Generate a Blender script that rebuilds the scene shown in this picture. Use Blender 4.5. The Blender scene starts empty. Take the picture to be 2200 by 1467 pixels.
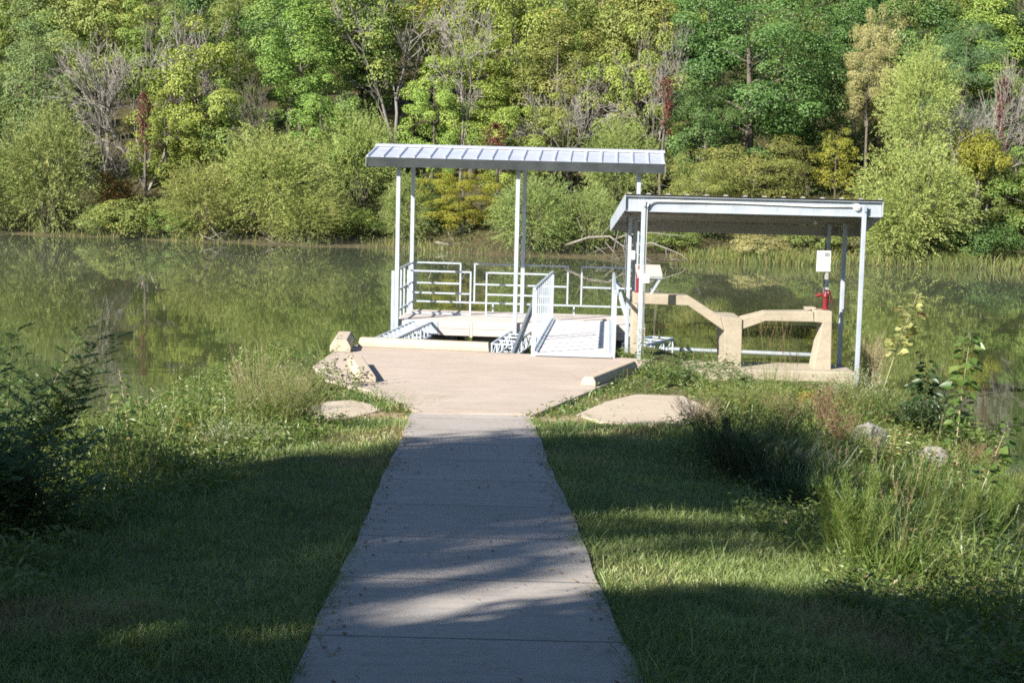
import bpy, math, random
import numpy as np
from mathutils import Vector, Matrix

# ------------------------------------------------------------------ basics
scene = bpy.context.scene
COL = scene.collection
R = math.radians
random.seed(7)
FPX, CX, CY = 3500.0, 1100.0, 733.5           # focal length and centre in photo pixels
CAM_Z, PITCH, ROLL = 4.10, math.atan((733.5 - 345.0) / 3500.0), R(1.4)


def ray(px, py):
    u, v = (px - CX) / FPX, (CY - py) / FPX
    c, s = math.cos(ROLL), math.sin(ROLL)
    u, v = u * c - v * s, u * s + v * c
    return Vector((u, math.cos(PITCH) + v * math.sin(PITCH), -math.sin(PITCH) + v * math.cos(PITCH)))


def at_z(px, py, z):
    d = ray(px, py)
    return Vector((0, 0, CAM_Z)) + d * ((z - CAM_Z) / d.z)


def at_y(px, py, y):
    d = ray(px, py)
    return Vector((0, 0, CAM_Z)) + d * (y / d.y)


def sm(t):
    t = np.clip(t, 0, 1)
    return t * t * (3 - 2 * t)


def tag(o, label=None, cat=None, group=None, kind=None):
    if label: o['label'] = label
    if cat: o['category'] = cat
    if group: o['group'] = group
    if kind: o['kind'] = kind
    return o


def empty(name, loc, rz=0.0, label=None, cat=None, group=None):
    o = bpy.data.objects.new(name, None)
    COL.objects.link(o)
    o.location = loc
    o.rotation_euler = (0, 0, rz)
    o.empty_display_size = 0.2
    return tag(o, label, cat, group)


def link_mesh(name, me, mat, parent=None):
    o = bpy.data.objects.new(name, me)
    if mat: me.materials.append(mat)
    COL.objects.link(o)
    if parent: o.parent = parent
    return o


class MB:
    """collects shapes, links them as one mesh object"""
    def __init__(s): s.v, s.f = [], []

    def add(s, vs, fs):
        k = len(s.v)
        s.v += [tuple(p) for p in vs]
        s.f += [tuple(i + k for i in f) for f in fs]
        return s

    def box(s, c, d, m=None):
        x, y, z = d[0] / 2, d[1] / 2, d[2] / 2
        p = [Vector((a, b, e)) for a in (-x, x) for b in (-y, y) for e in (-z, z)]
        if m: p = [m @ q for q in p]
        p = [q + Vector(c) for q in p]
        return s.add(p, [(0, 1, 3, 2), (4, 6, 7, 5), (0, 4, 5, 1), (2, 3, 7, 6), (0, 2, 6, 4), (1, 5, 7, 3)])

    def span(s, a, b):
        a, b = Vector(a), Vector(b)
        return s.box((a + b) / 2, (abs(b.x - a.x), abs(b.y - a.y), abs(b.z - a.z)))

    def bar(s, a, b, w, h=None):
        a, b = Vector(a), Vector(b)
        h = h or w
        d = b - a
        up = Vector((0, 0, 1)) if abs(d.normalized().z) < 0.95 else Vector((0, 1, 0))
        x = d.cross(up).normalized()
        z = x.cross(d).normalized()
        m = Matrix((x, d.normalized(), z)).transposed()
        return s.box((a + b) / 2, (w, d.length, h), m)

    def tube(s, pts, rad, n=8, caps=True):
        pts = [Vector(p) for p in pts]
        rad = rad if isinstance(rad, (list, tuple)) else [rad] * len(pts)
        rings = []
        ref = Vector((0, 0, 1))
        vs, fs = [], []
        for i, p in enumerate(pts):
            d = (pts[min(i + 1, len(pts) - 1)] - pts[max(i - 1, 0)])
            d = d.normalized() if d.length > 1e-9 else Vector((0, 0, 1))
            r0 = ref if abs(d.dot(ref)) < 0.97 else Vector((0, 1, 0))
            x = d.cross(r0).normalized(); y = x.cross(d)
            for k in range(n):
                a = 2 * math.pi * k / n
                vs.append(p + (x * math.cos(a) + y * math.sin(a)) * rad[i])
        for i in range(len(pts) - 1):
            for k in range(n):
                fs.append((i * n + k, i * n + (k + 1) % n, (i + 1) * n + (k + 1) % n, (i + 1) * n + k))
        if caps:
            fs.append(tuple(range(n))[::-1]); fs.append(tuple((len(pts) - 1) * n + k for k in range(n)))
        return s.add(vs, fs)

    def prism(s, prof, y0, y1):
        """profile of (x, z) points extruded along y"""
        n = len(prof)
        vs = [(x, y0, z) for x, z in prof] + [(x, y1, z) for x, z in prof]
        fs = [tuple(range(n)), tuple(range(n, 2 * n))[::-1]]
        fs += [(i, i + n, (i + 1) % n + n, (i + 1) % n) for i in range(n)]
        return s.add(vs, fs)

    def slab(s, poly, z0, z1):
        n = len(poly)
        vs = [(x, y, z0) for x, y in poly] + [(x, y, z1) for x, y in poly]
        fs = [tuple(range(n))[::-1], tuple(range(n, 2 * n))]
        fs += [(i, (i + 1) % n, (i + 1) % n + n, i + n) for i in range(n)]
        return s.add(vs, fs)

    def mesh(s, name):
        me = bpy.data.meshes.new(name)
        me.from_pydata(s.v, [], s.f)
        me.update()
        import bmesh
        bm = bmesh.new(); bm.from_mesh(me)
        bmesh.ops.recalc_face_normals(bm, faces=bm.faces)
        bm.to_mesh(me); bm.free()
        return me

    def build(s, name, mat, parent=None, bevel=0.0, smooth=False):
        me = s.mesh(name)
        o = link_mesh(name, me, mat, parent)
        if smooth:
            me.polygons.foreach_set('use_smooth', [True] * len(me.polygons))
        if bevel:
            b = o.modifiers.new('bevel', 'BEVEL'); b.width = bevel; b.segments = 2; b.limit_method = 'ANGLE'
        return o


def np_mesh(name, V, F, rnd=None, smooth=False):
    """V (n,3); F list of (m,k) index arrays; rnd per-vertex value"""
    me = bpy.data.meshes.new(name)
    V = np.asarray(V, dtype=np.float32)
    me.vertices.add(len(V)); me.vertices.foreach_set('co', V.ravel())
    loops = np.concatenate([f.ravel() for f in F]).astype(np.int32)
    tot = np.concatenate([np.full(len(f), f.shape[1]) for f in F]).astype(np.int32)
    start = np.concatenate([[0], np.cumsum(tot)[:-1]]).astype(np.int32)
    me.loops.add(len(loops)); me.loops.foreach_set('vertex_index', loops)
    me.polygons.add(len(tot)); me.polygons.foreach_set('loop_start', start)
    try: me.polygons.foreach_set('loop_total', tot)
    except Exception: pass
    if rnd is not None:
        a = me.attributes.new('rnd', 'FLOAT', 'POINT')
        a.data.foreach_set('value', np.asarray(rnd, dtype=np.float32))
    me.update(calc_edges=True)
    me.polygons.foreach_set('use_smooth', [bool(smooth)] * len(me.polygons))
    return me


class Leaves:
    """collects leaf-like faces as arrays"""
    def __init__(s): s.V, s.F, s.R, s.n = [], {}, [], 0

    def push(s, verts, faces, rnd):
        # verts (N,k,3), faces list of tuples in template indices, rnd (N,)
        N, k, _ = verts.shape
        if N == 0: return
        base = (np.arange(N) * k + s.n)[:, None]
        for f in faces:
            s.F.setdefault(len(f), []).append(base + np.array(f)[None, :])
        s.V.append(verts.reshape(-1, 3)); s.R.append(np.repeat(rnd, k)); s.n += N * k

    def mesh(s, name):
        return np_mesh(name, np.concatenate(s.V), [np.concatenate(a) for a in s.F.values()], np.concatenate(s.R))


def unit(a):
    return a / np.maximum(np.linalg.norm(a, axis=-1, keepdims=True), 1e-9)


def frame(axis, rng, up=0.6, face=None):
    """side and normal vectors for leaf axes; normals lean upwards or along face"""
    n = rng.normal(size=axis.shape)
    if face is not None: n = n * .45 + face
    else: n[:, 2] = np.abs(n[:, 2]) + up
    side = unit(np.cross(axis, n)); nor = unit(np.cross(side, axis))
    return side, nor


def quads(L, P, axis, length, width, rng, up=0.6, rnd=None, face=None):
    """diamond leaves, slightly folded"""
    N = len(P); axis = unit(axis)
    side, nor = frame(axis, rng, up, face)
    l = np.broadcast_to(length, (N,))[:, None]; w = np.broadcast_to(width, (N,))[:, None]
    v = np.stack([P, P + axis * l * .45 + side * w * .5 + nor * w * .12, P + axis * l, P + axis * l * .45 - side * w * .5 + nor * w * .12], 1)
    L.push(v, [(0, 1, 2, 3)], rng.random(N) if rnd is None else rnd)


def broad(L, P, axis, length, width, rng, up=0.8, rnd=None):
    """heart-shaped leaves folded along the midrib"""
    N = len(P); axis = unit(axis)
    side, nor = frame(axis, rng, up)
    l = np.broadcast_to(length, (N,))[:, None]; w = np.broadcast_to(width, (N,))[:, None]
    def q(a, b, c): return P + axis * l * a + side * w * b + nor * l * c
    v = np.stack([q(0, 0, 0), q(.12, .36, .05), q(.4, .5, .07), q(.75, .26, .0), q(1, 0, -.1), q(.75, -.26, .0), q(.4, -.5, .07), q(.12, -.36, .05)], 1)
    L.push(v, [(0, 1, 2, 3, 4), (0, 4, 5, 6, 7)], rng.random(N) if rnd is None else rnd)


def blades(L, P, h, w, lean, rng, rnd=None, droop=.5):
    """grass blades: P base points, lean (N,2) horizontal offset of the tip"""
    N = len(P)
    h = np.broadcast_to(h, (N,)); w = np.broadcast_to(w, (N,))
    ang = rng.random(N) * 2 * np.pi
    side = np.stack([np.cos(ang), np.sin(ang), np.zeros(N)], 1) * (w * .5)[:, None]
    ln = np.concatenate([lean, np.zeros((N, 1))], 1)
    up = np.zeros((N, 3)); up[:, 2] = h
    m1 = P + up * .45 + ln * .18; m2 = P + up * .8 + ln * .5
    tip = P + up * (1 - droop * np.minimum(1, np.linalg.norm(lean, axis=1) / np.maximum(h, 1e-6)) * .35)[:, None] + ln
    v = np.stack([P - side, P + side, m1 + side * .9, m1 - side * .9, m2 + side * .65, m2 - side * .65, tip], 1)
    L.push(v, [(0, 1, 2, 3), (3, 2, 4, 5), (5, 4, 6)], rng.random(N) if rnd is None else rnd)


# ------------------------------------------------------------------ materials
def new_mat(name):
    m = bpy.data.materials.new(name); m.use_nodes = True
    nt = m.node_tree; nt.nodes.clear()
    out = nt.nodes.new('ShaderNodeOutputMaterial')
    return m, nt, out


def nd(nt, typ, **kw):
    n = nt.nodes.new(typ)
    for k, v in kw.items():
        if k.startswith('in_'):
            key = k[3:]
            n.inputs[int(key) if key.isdigit() else key.replace('_', ' ')].default_value = v
        else: setattr(n, k, v)
    return n


def ramp(nt, stops, fac=None, interp='LINEAR'):
    n = nt.nodes.new('ShaderNodeValToRGB'); e = n.color_ramp.elements
    n.color_ramp.interpolation = interp
    while len(e) < len(stops): e.new(0.5)
    for el, (p, c) in zip(e, stops):
        el.position = p; el.color = (c[0], c[1], c[2], 1)
    if fac is not None: nt.links.new(fac, n.inputs[0])
    return n


def mixc(nt, fac, a, b, mode='MIX'):
    n = nt.nodes.new('ShaderNodeMix'); n.data_type = 'RGBA'; n.blend_type = mode
    for i, x in ((0, fac), (6, a), (7, b)):
        if hasattr(x, 'is_output') or isinstance(x, bpy.types.NodeSocket): nt.links.new(x, n.inputs[i])
        elif isinstance(x, (int, float)): n.inputs[i].default_value = x
        else: n.inputs[i].default_value = (x[0], x[1], x[2], 1)
    return n.outputs[2]


def mathn(nt, op, a, b=None, clamp=False):
    n = nt.nodes.new('ShaderNodeMath'); n.operation = op; n.use_clamp = clamp
    for i, x in ((0, a), (1, b)):
        if x is None: continue
        if isinstance(x, bpy.types.NodeSocket): nt.links.new(x, n.inputs[i])
        else: n.inputs[i].default_value = x
    return n.outputs[0]


def noise(nt, scale, detail=4, rough=.55, coord='Object', vec=None, stretch=None):
    tc = nt.nodes.new('ShaderNodeTexCoord')
    src = tc.outputs[coord] if vec is None else vec
    if stretch:
        mp = nt.nodes.new('ShaderNodeMapping'); mp.inputs['Scale'].default_value = stretch
        nt.links.new(src, mp.inputs[0]); src = mp.outputs[0]
    n = nd(nt, 'ShaderNodeTexNoise', in_Scale=scale, in_Detail=detail, in_Roughness=rough)
    nt.links.new(src, n.inputs['Vector'])
    return n.outputs[0]


def principled(nt, out, col, rough=.7, metal=0.0, bump=None, bump_s=.3, dist=.01, spec=.5):
    p = nt.nodes.new('ShaderNodeBsdfPrincipled')
    if isinstance(col, bpy.types.NodeSocket): nt.links.new(col, p.inputs['Base Color'])
    else: p.inputs['Base Color'].default_value = (*col, 1)
    if isinstance(rough, bpy.types.NodeSocket): nt.links.new(rough, p.inputs['Roughness'])
    else: p.inputs['Roughness'].default_value = rough
    p.inputs['Metallic'].default_value = metal
    p.inputs['Specular IOR Level'].default_value = spec
    if bump is not None:
        b = nd(nt, 'ShaderNodeBump', in_Strength=bump_s, in_Distance=dist)
        nt.links.new(bump, b.inputs['Height']); nt.links.new(b.outputs[0], p.inputs['Normal'])
    nt.links.new(p.outputs[0], out.inputs[0])
    return p


def leaf_mat(name, c1, c2, c3=None, trans=.35, dry=None, gloss=.02, vary=.25, nscale=.5):
    """leaf colour by leaf, by clump and by plant"""
    m, nt, out = new_mat(name)
    at = nd(nt, 'ShaderNodeAttribute', attribute_name='rnd')
    nz = noise(nt, nscale, 3)
    f = mathn(nt, 'ADD', mathn(nt, 'MULTIPLY', at.outputs['Fac'], .55), mathn(nt, 'MULTIPLY', mathn(nt, 'SUBTRACT', nz, .3), 1.1), True)
    stops = [(.0, c1), (.55, c2), (.95, c3 or c2)]
    rp = ramp(nt, stops, f)
    col = rp.outputs[0]
    if dry:
        k = mathn(nt, 'GREATER_THAN', at.outputs['Fac'], dry[0])
        col = mixc(nt, k, col, dry[1])
    oi = nt.nodes.new('ShaderNodeObjectInfo')
    hs = nt.nodes.new('ShaderNodeHueSaturation')
    nt.links.new(col, hs.inputs['Color'])
    nt.links.new(mathn(nt, 'ADD', mathn(nt, 'MULTIPLY', oi.outputs['Random'], vary), 1 - vary / 2), hs.inputs['Value'])
    nt.links.new(mathn(nt, 'ADD', mathn(nt, 'MULTIPLY', oi.outputs['Random'], .03), .487), hs.inputs['Hue'])
    col = hs.outputs[0]
    d = nt.nodes.new('ShaderNodeBsdfDiffuse'); t = nt.nodes.new('ShaderNodeBsdfTranslucent')
    g = nd(nt, 'ShaderNodeBsdfGlossy', in_Roughness=.45)
    nt.links.new(col, d.inputs[0])
    ht = nd(nt, 'ShaderNodeHueSaturation', in_Hue=.505, in_Saturation=1.05, in_Value=1.1)
    nt.links.new(col, ht.inputs['Color']); nt.links.new(ht.outputs[0], t.inputs[0])
    a = nd(nt, 'ShaderNodeMixShader', in_0=trans); b = nd(nt, 'ShaderNodeMixShader', in_0=gloss)
    nt.links.new(d.outputs[0], a.inputs[1]); nt.links.new(t.outputs[0], a.inputs[2])
    nt.links.new(a.outputs[0], b.inputs[1]); nt.links.new(g.outputs[0], b.inputs[2])
    nt.links.new(b.outputs[0], out.inputs[0])
    return m


def bark_mat(name, c1, c2):
    m, nt, out = new_mat(name)
    n = noise(nt, 6, 5, stretch=(1, 1, .25))
    principled(nt, out, ramp(nt, [(.3, c1), (.7, c2)], n).outputs[0], .9, bump=n, bump_s=.5, dist=.02)
    return m


M = {}


def make_materials():
    # concrete of landing, stops and counter
    def concrete(name, a, b, stain, scale=1.0, joints=False):
        m, nt, out = new_mat(name)
        n1 = noise(nt, .9 * scale, 5); n2 = noise(nt, 14 * scale, 6, .6); n3 = noise(nt, 120 * scale, 2)
        c = ramp(nt, [(.3, a), (.7, b)], n1).outputs[0]
        c = mixc(nt, mathn(nt, 'MULTIPLY', ramp(nt, [(.45, (0, 0, 0)), (.75, (1, 1, 1))], n2).outputs[0], .45), c, stain)
        c = mixc(nt, .28, c, ramp(nt, [(.35, (.55, .55, .55)), (.65, (1.25, 1.25, 1.25))], n3).outputs[0], 'MULTIPLY')
        n4 = noise(nt, 5 * scale, 6, .7, stretch=(.35, 2.2, 1))
        c = mixc(nt, .55, c, ramp(nt, [(.3, (.68, .68, .68)), (.5, (1, 1, 1)), (.75, (1.14, 1.14, 1.14))], n4).outputs[0], 'MULTIPLY')
        h = n3
        if joints:
            at = nd(nt, 'ShaderNodeAttribute', attribute_name='along')
            fr = mathn(nt, 'FRACT', mathn(nt, 'ADD', mathn(nt, 'DIVIDE', at.outputs['Fac'], 1.52), mathn(nt, 'MULTIPLY', n2, .004)))
            j = mathn(nt, 'LESS_THAN', fr, .013)
            c = mixc(nt, mathn(nt, 'MULTIPLY', j, .85), c, (.06, .052, .045))
            # spots, bird lime and grit
            v = nd(nt, 'ShaderNodeTexVoronoi', in_Scale=5.0); tc = nt.nodes.new('ShaderNodeTexCoord')
            nt.links.new(tc.outputs['Object'], v.inputs['Vector'])
            sp = mathn(nt, 'LESS_THAN', mathn(nt, 'ADD', v.outputs['Distance'], mathn(nt, 'MULTIPLY', n2, .1)), .085)
            c = mixc(nt, mathn(nt, 'MULTIPLY', sp, .35), c, (.12, .11, .10))
        if name == 'landing_concrete':
            tc = nt.nodes.new('ShaderNodeTexCoord'); sx_ = nt.nodes.new('ShaderNodeSeparateXYZ'); nt.links.new(tc.outputs['Object'], sx_.inputs[0])
            yj = mathn(nt, 'ABSOLUTE', mathn(nt, 'SUBTRACT', mathn(nt, 'ADD', sx_.outputs[1], mathn(nt, 'MULTIPLY', sx_.outputs[0], .04)), mathn(nt, 'ADD', 22.33, mathn(nt, 'MULTIPLY', n2, .03))))
            c = mixc(nt, mathn(nt, 'MULTIPLY', mathn(nt, 'LESS_THAN', yj, .022), .55), c, (.50, .42, .27))
            yj = mathn(nt, 'ABSOLUTE', mathn(nt, 'SUBTRACT', sx_.outputs[1], mathn(nt, 'ADD', 24.7, mathn(nt, 'MULTIPLY', n2, .02))))
            c = mixc(nt, mathn(nt, 'MULTIPLY', mathn(nt, 'LESS_THAN', yj, .010), .4), c, (.20, .16, .12))
            n5 = noise(nt, .55, 4, .6)
            c = mixc(nt, mathn(nt, 'MULTIPLY', ramp(nt, [(.48, (0, 0, 0)), (.7, (1, 1, 1))], n5).outputs[0], .28), c, (.33, .29, .26))
        v2 = nd(nt, 'ShaderNodeTexVoronoi', in_Scale=9.0); tc = nt.nodes.new('ShaderNodeTexCoord')
        nt.links.new(tc.outputs['Object'], v2.inputs['Vector'])
        sp = mathn(nt, 'LESS_THAN', mathn(nt, 'ADD', v2.outputs['Distance'], mathn(nt, 'MULTIPLY', n2, .12)), .095)
        c = mixc(nt, mathn(nt, 'MULTIPLY', sp, .5), c, (.62, .58, .52))
        principled(nt, out, c, .9, bump=h, bump_s=.35, dist=.006, spec=.3)
        return m
    M['pad'] = concrete('landing_concrete', (.42, .345, .285), (.485, .405, .34), (.34, .275, .22))
    M['stop'] = concrete('stop_concrete', (.43, .36, .28), (.50, .425, .34), (.33, .27, .19), 1.4)
    M['counter'] = concrete('counter_concrete', (.36, .31, .235), (.43, .38, .295), (.25, .21, .155), 1.6)
    M['path'] = concrete('path_concrete', (.33, .30, .275), (.40, .365, .335), (.24, .22, .205), 1.0, True)

    def metal(name, a, b, metallic, rough):
        m, nt, out = new_mat(name)
        n1 = noise(nt, 3, 5); n2 = noise(nt, 40, 4); n3 = noise(nt, 5, 5, .65, stretch=(3, 3, .5))
        c = ramp(nt, [(.35, a), (.7, b)], n1).outputs[0]
        c = mixc(nt, mathn(nt, 'MULTIPLY', ramp(nt, [(.52, (0, 0, 0)), (.72, (1, 1, 1))], n3).outputs[0], .35), c, tuple(.55 * v for v in a))
        r = mathn(nt, 'ADD', mathn(nt, 'MULTIPLY', n2, .25), rough - .1)
        principled(nt, out, c, r, metallic)
        return m
    M['galv'] = metal('galvanised_metal', (.40, .45, .51), (.50, .55, .62), .25, .42)
    M['roof'] = metal('roof_metal', (.52, .55, .63), (.61, .64, .71), .35, .38)
    M['fascia'] = metal('fascia_metal', (.24, .27, .28), (.31, .34, .35), .25, .5)
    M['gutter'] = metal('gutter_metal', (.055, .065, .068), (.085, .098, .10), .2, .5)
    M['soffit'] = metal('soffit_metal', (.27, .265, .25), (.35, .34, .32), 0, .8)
    M['dark_metal'] = metal('dark_metal', (.12, .14, .17), (.19, .21, .24), .5, .45)
    M['white_box'] = metal('white_plastic', (.72, .72, .68), (.8, .8, .76), 0, .4)
    M['red'] = metal('red_paint', (.13, .010, .014), (.21, .018, .022), 0, .38)
    M['float'] = metal('float_plastic', (.06, .065, .07), (.14, .15, .16), 0, .5)
    M['ink'] = metal('sign_ink', (.08, .09, .12), (.14, .15, .19), 0, .7)
    M['rope'] = metal('rope', (.4, .34, .22), (.5, .44, .3), 0, .9)

    m, nt, out = new_mat('weathered_boards')
    g = noise(nt, 2.2, 6, .65, stretch=(1.0, 22, 22)); n1 = noise(nt, .8, 3)
    c = ramp(nt, [(.25, (.38, .325, .29)), (.55, (.53, .48, .45)), (.8, (.60, .56, .53))], g).outputs[0]
    c = mixc(nt, mathn(nt, 'MULTIPLY', n1, .4), c, (.47, .42, .39))
    ge = nt.nodes.new('ShaderNodeNewGeometry')
    c = mixc(nt, .35, c, ramp(nt, [(0, (.7, .66, .62)), (1, (1.15, 1.12, 1.1))], ge.outputs['Random Per Island']).outputs[0], 'MULTIPLY')
    principled(nt, out, c, .85, bump=g, bump_s=.3, dist=.004); M['wood'] = m
    m, nt, out = new_mat('ramp_boards')
    g = noise(nt, 2.2, 6, .65, stretch=(1.0, 22, 22)); n1 = noise(nt, .8, 3)
    c = ramp(nt, [(.25, (.50, .48, .47)), (.55, (.62, .60, .60)), (.8, (.68, .66, .66))], g).outputs[0]
    c = mixc(nt, mathn(nt, 'MULTIPLY', n1, .4), c, (.57, .55, .55))
    ge = nt.nodes.new('ShaderNodeNewGeometry')
    c = mixc(nt, .2, c, ramp(nt, [(0, (.7, .66, .62)), (1, (1.15, 1.12, 1.1))], ge.outputs['Random Per Island']).outputs[0], 'MULTIPLY')
    principled(nt, out, c, .85, bump=g, bump_s=.3, dist=.004); M['ramp'] = m

    # soil and thatch under the grass
    m, nt, out = new_mat('ground')
    n1 = noise(nt, .7, 4); n2 = noise(nt, 9, 6, .65); n3 = noise(nt, 60, 3)
    c = ramp(nt, [(.3, (.05, .06, .02)), (.5, (.085, .095, .035)), (.72, (.14, .115, .055))], n2).outputs[0]
    c = mixc(nt, mathn(nt, 'MULTIPLY', n1, .5), c, (.07, .085, .025))
    at = nd(nt, 'ShaderNodeAttribute', attribute_name='bare')
    dirt = ramp(nt, [(.3, (.30, .20, .13)), (.7, (.47, .35, .25))], n2).outputs[0]
    c = mixc(nt, at.outputs['Fac'], c, dirt)
    principled(nt, out, c, .95, bump=mathn(nt, 'ADD', n2, mathn(nt, 'MULTIPLY', n3, .4)), bump_s=.6, dist=.03, spec=.2); M['ground'] = m

    m, nt, out = new_mat('hillside')
    n1 = noise(nt, .5, 5); n2 = noise(nt, 4, 5)
    c = ramp(nt, [(.3, (.03, .032, .012)), (.5, (.075, .06, .03)), (.7, (.06, .075, .022))], n2).outputs[0]
    at = nd(nt, 'ShaderNodeAttribute', attribute_name='bare')
    c = mixc(nt, at.outputs['Fac'], c, ramp(nt, [(.3, (.07, .06, .03)), (.7, (.15, .115, .06))], n2).outputs[0])
    principled(nt, out, c, .95, bump=n2, bump_s=.8, dist=.15, spec=.2); M['hill'] = m

    # still water with faint ripples
    m, nt, out = new_mat('water')
    a = noise(nt, 1.1, 1, .5, stretch=(.10, 1.0, 1)); b = noise(nt, 3.2, 1, .5, stretch=(.14, 1.0, 1))
    patch = noise(nt, .06, 2, stretch=(.5, 1, 1))
    k = ramp(nt, [(.38, (.10, .10, .10)), (.62, (1, 1, 1))], patch).outputs[0]
    h = mathn(nt, 'MULTIPLY', mathn(nt, 'ADD', a, mathn(nt, 'MULTIPLY', b, .22)), k)
    p = principled(nt, out, (.050, .064, .025), .022, bump=h, bump_s=.5, dist=.005)
    p.inputs['IOR'].default_value = 1.333; M['water'] = m

    # rocks
    m, nt, out = new_mat('limestone')
    n1 = noise(nt, 7, 8, .72); n2 = noise(nt, 40, 5)
    c = ramp(nt, [(.3, (.08, .075, .06)), (.5, (.24, .225, .20)), (.8, (.40, .38, .35))], n1).outputs[0]
    principled(nt, out, c, .9, bump=mathn(nt, 'ADD', n1, mathn(nt, 'MULTIPLY', n2, .3)), bump_s=.7, dist=.05); M['rock'] = m

    # bark and wood
    M['bark'] = bark_mat('grey_bark', (.06, .052, .04), (.16, .14, .11))
    M['dead'] = bark_mat('dead_wood', (.14, .125, .11), (.30, .275, .25))
    M['drift'] = bark_mat('driftwood', (.13, .115, .10), (.26, .235, .205))
    M['stem'] = bark_mat('herb_stem', (.16, .17, .06), (.26, .24, .10))
    M['pale_stem'] = bark_mat('pale_stem', (.36, .30, .17), (.48, .42, .26))

    # foliage of the far shore
    M['willow'] = leaf_mat('willow_leaves', (.14, .19, .055), (.26, .32, .10), (.38, .40, .15), .22, (.93, (0.362, 0.275, 0.100)))
    M['willow_gold'] = leaf_mat('golden_willow_leaves', (.18, .24, .06), (.32, .37, .11), (.46, .45, .16), .22, (.95, (0.493, 0.348, 0.083)))
    M['leaf_yg'] = leaf_mat('yellow_green_leaves', (.125, .195, .04), (.28, .355, .075), (.48, .49, .13), .22, (.94, (0.609, 0.478, 0.083)))
    M['leaf_bright'] = leaf_mat('bright_green_leaves', (.10, .175, .038), (.22, .31, .07), (.40, .45, .12), .22, (.97, (0.522, 0.464, 0.083)))
    M['leaf_mid'] = leaf_mat('mid_green_leaves', (.095, .155, .035), (.20, .27, .07), (.36, .39, .11), .22, (.93, (0.435, 0.377, 0.083)))
    M['leaf_oak'] = leaf_mat('oak_leaves', (.05, .105, .028), (.11, .19, .05), (.20, .28, .085), .22, (.985, (.30, .15, .05)), .03)
    M['leaf_blue'] = leaf_mat('locust_leaves', (.10, .165, .065), (.21, .28, .105), (.32, .38, .16), .22, (.97, (0.377, 0.362, 0.117)))
    M['leaf_olive'] = leaf_mat('olive_leaves', (.12, .155, .04), (.25, .28, .075), (.40, .39, .11), .22, (.955, (0.435, 0.246, 0.075)))
    M['leaf_pale'] = leaf_mat('pale_yellow_leaves', (.26, .27, .09), (.46, .45, .19), (.62, .58, .30), .4)
    M['leaf_yellow'] = leaf_mat('yellow_leaves', (.19, .205, .03), (.36, .37, .06), (.54, .50, .10), .45)
    M['leaf_orange'] = leaf_mat('orange_leaves', (.16, .10, .03), (.26, .15, .05), (.34, .20, .06), .35)
    M['leaf_red'] = leaf_mat('red_leaves', (.10, .045, .035), (.19, .07, .055), (.28, .13, .09), .4)
    M['undergrowth'] = leaf_mat('undergrowth_leaves', (.04, .065, .018), (.085, .115, .035), (.17, .17, .055), .35, (.93, (.22, .12, .05)))
    M['pine'] = leaf_mat('pine_needles', (.06, .115, .045), (.12, .19, .075), (.20, .27, .11), .2)
    M['shore_grass'] = leaf_mat('shore_grass', (.10, .13, .035), (.19, .215, .06), (.30, .28, .09), .3, (.975, (0.340, 0.170, 0.081)))
    # near plants
    M['lawn'] = leaf_mat('lawn_grass', (.085, .145, .038), (.23, .31, .09), (.44, .47, .19), .35, (.86, (.30, .235, .115)), .05, .1, .9)
    M['weed'] = leaf_mat('weed_leaves', (.07, .13, .026), (.155, .22, .048), (.30, .33, .10), .4, (.945, (.32, .25, .12)), .05, .2, 1.2)
    M['herb'] = leaf_mat('herb_leaves', (.06, .125, .028), (.13, .21, .05), (.25, .31, .10), .4, (.97, (.35, .3, .08)), .06, .2, 2)
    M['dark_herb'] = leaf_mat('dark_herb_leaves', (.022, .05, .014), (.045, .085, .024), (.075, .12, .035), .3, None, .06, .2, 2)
    M['plume'] = leaf_mat('feathery_leaves', (.085, .14, .026), (.18, .235, .042), (.31, .33, .085), .4, None, .04, .2, 2)
    M['indigo'] = leaf_mat('leaflets', (.06, .115, .03), (.11, .18, .05), (.18, .26, .08), .35, None, .08, .1, 2)
    M['sapling'] = leaf_mat('sapling_leaves', (.06, .12, .02), (.13, .20, .04), (.24, .29, .07), .45, None, .08, .15, 3)
    M['poplar'] = leaf_mat('poplar_leaves', (.25, .30, .08), (.42, .44, .16), (.56, .53, .25), .4, (.85, (.30, .17, .06)), .08, .1, 3)
    M['dry'] = leaf_mat('dry_stalks', (.20, .15, .085), (.33, .26, .15), (.44, .37, .23), .25, None, .03, .2, 2)
    M['dry_red'] = leaf_mat('reddish_stalks', (.15, .075, .05), (.24, .13, .09), (.33, .21, .15), .25, None, .03, .2, 2)
    M['white_fl'] = leaf_mat('white_petals', (.55, .56, .45), (.68, .68, .6), (.78, .78, .72), .3)
    M['gold_fl'] = leaf_mat('golden_petals', (.50, .30, .01), (.66, .44, .015), (.76, .55, .03), .3)
    M['litter'] = leaf_mat('leaf_litter', (.10, .06, .035), (.22, .13, .07), (.42, .33, .2), .1)


make_materials()

# ------------------------------------------------------------------ camera, light
cam = bpy.data.cameras.new('camera'); cam.sensor_width = 36; cam.lens = FPX / 2200 * 36
cam.clip_start = .1; cam.clip_end = 2000
co = bpy.data.objects.new('camera', cam); COL.objects.link(co)
fw = Vector((0, math.cos(PITCH), -math.sin(PITCH))); up = Vector((0, math.sin(PITCH), math.cos(PITCH))); rt = Vector((1, 0, 0))
c, s = math.cos(ROLL), math.sin(ROLL)
X = rt * c + up * s                      # camera x axis: image right
Y = up * c - rt * s
co.matrix_world = Matrix(((X.x, Y.x, -fw.x, 0), (X.y, Y.y, -fw.y, 0), (X.z, Y.z, -fw.z, CAM_Z), (0, 0, 0, 1)))
scene.camera = co
scene.cycles.filter_width = 1.75

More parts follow.
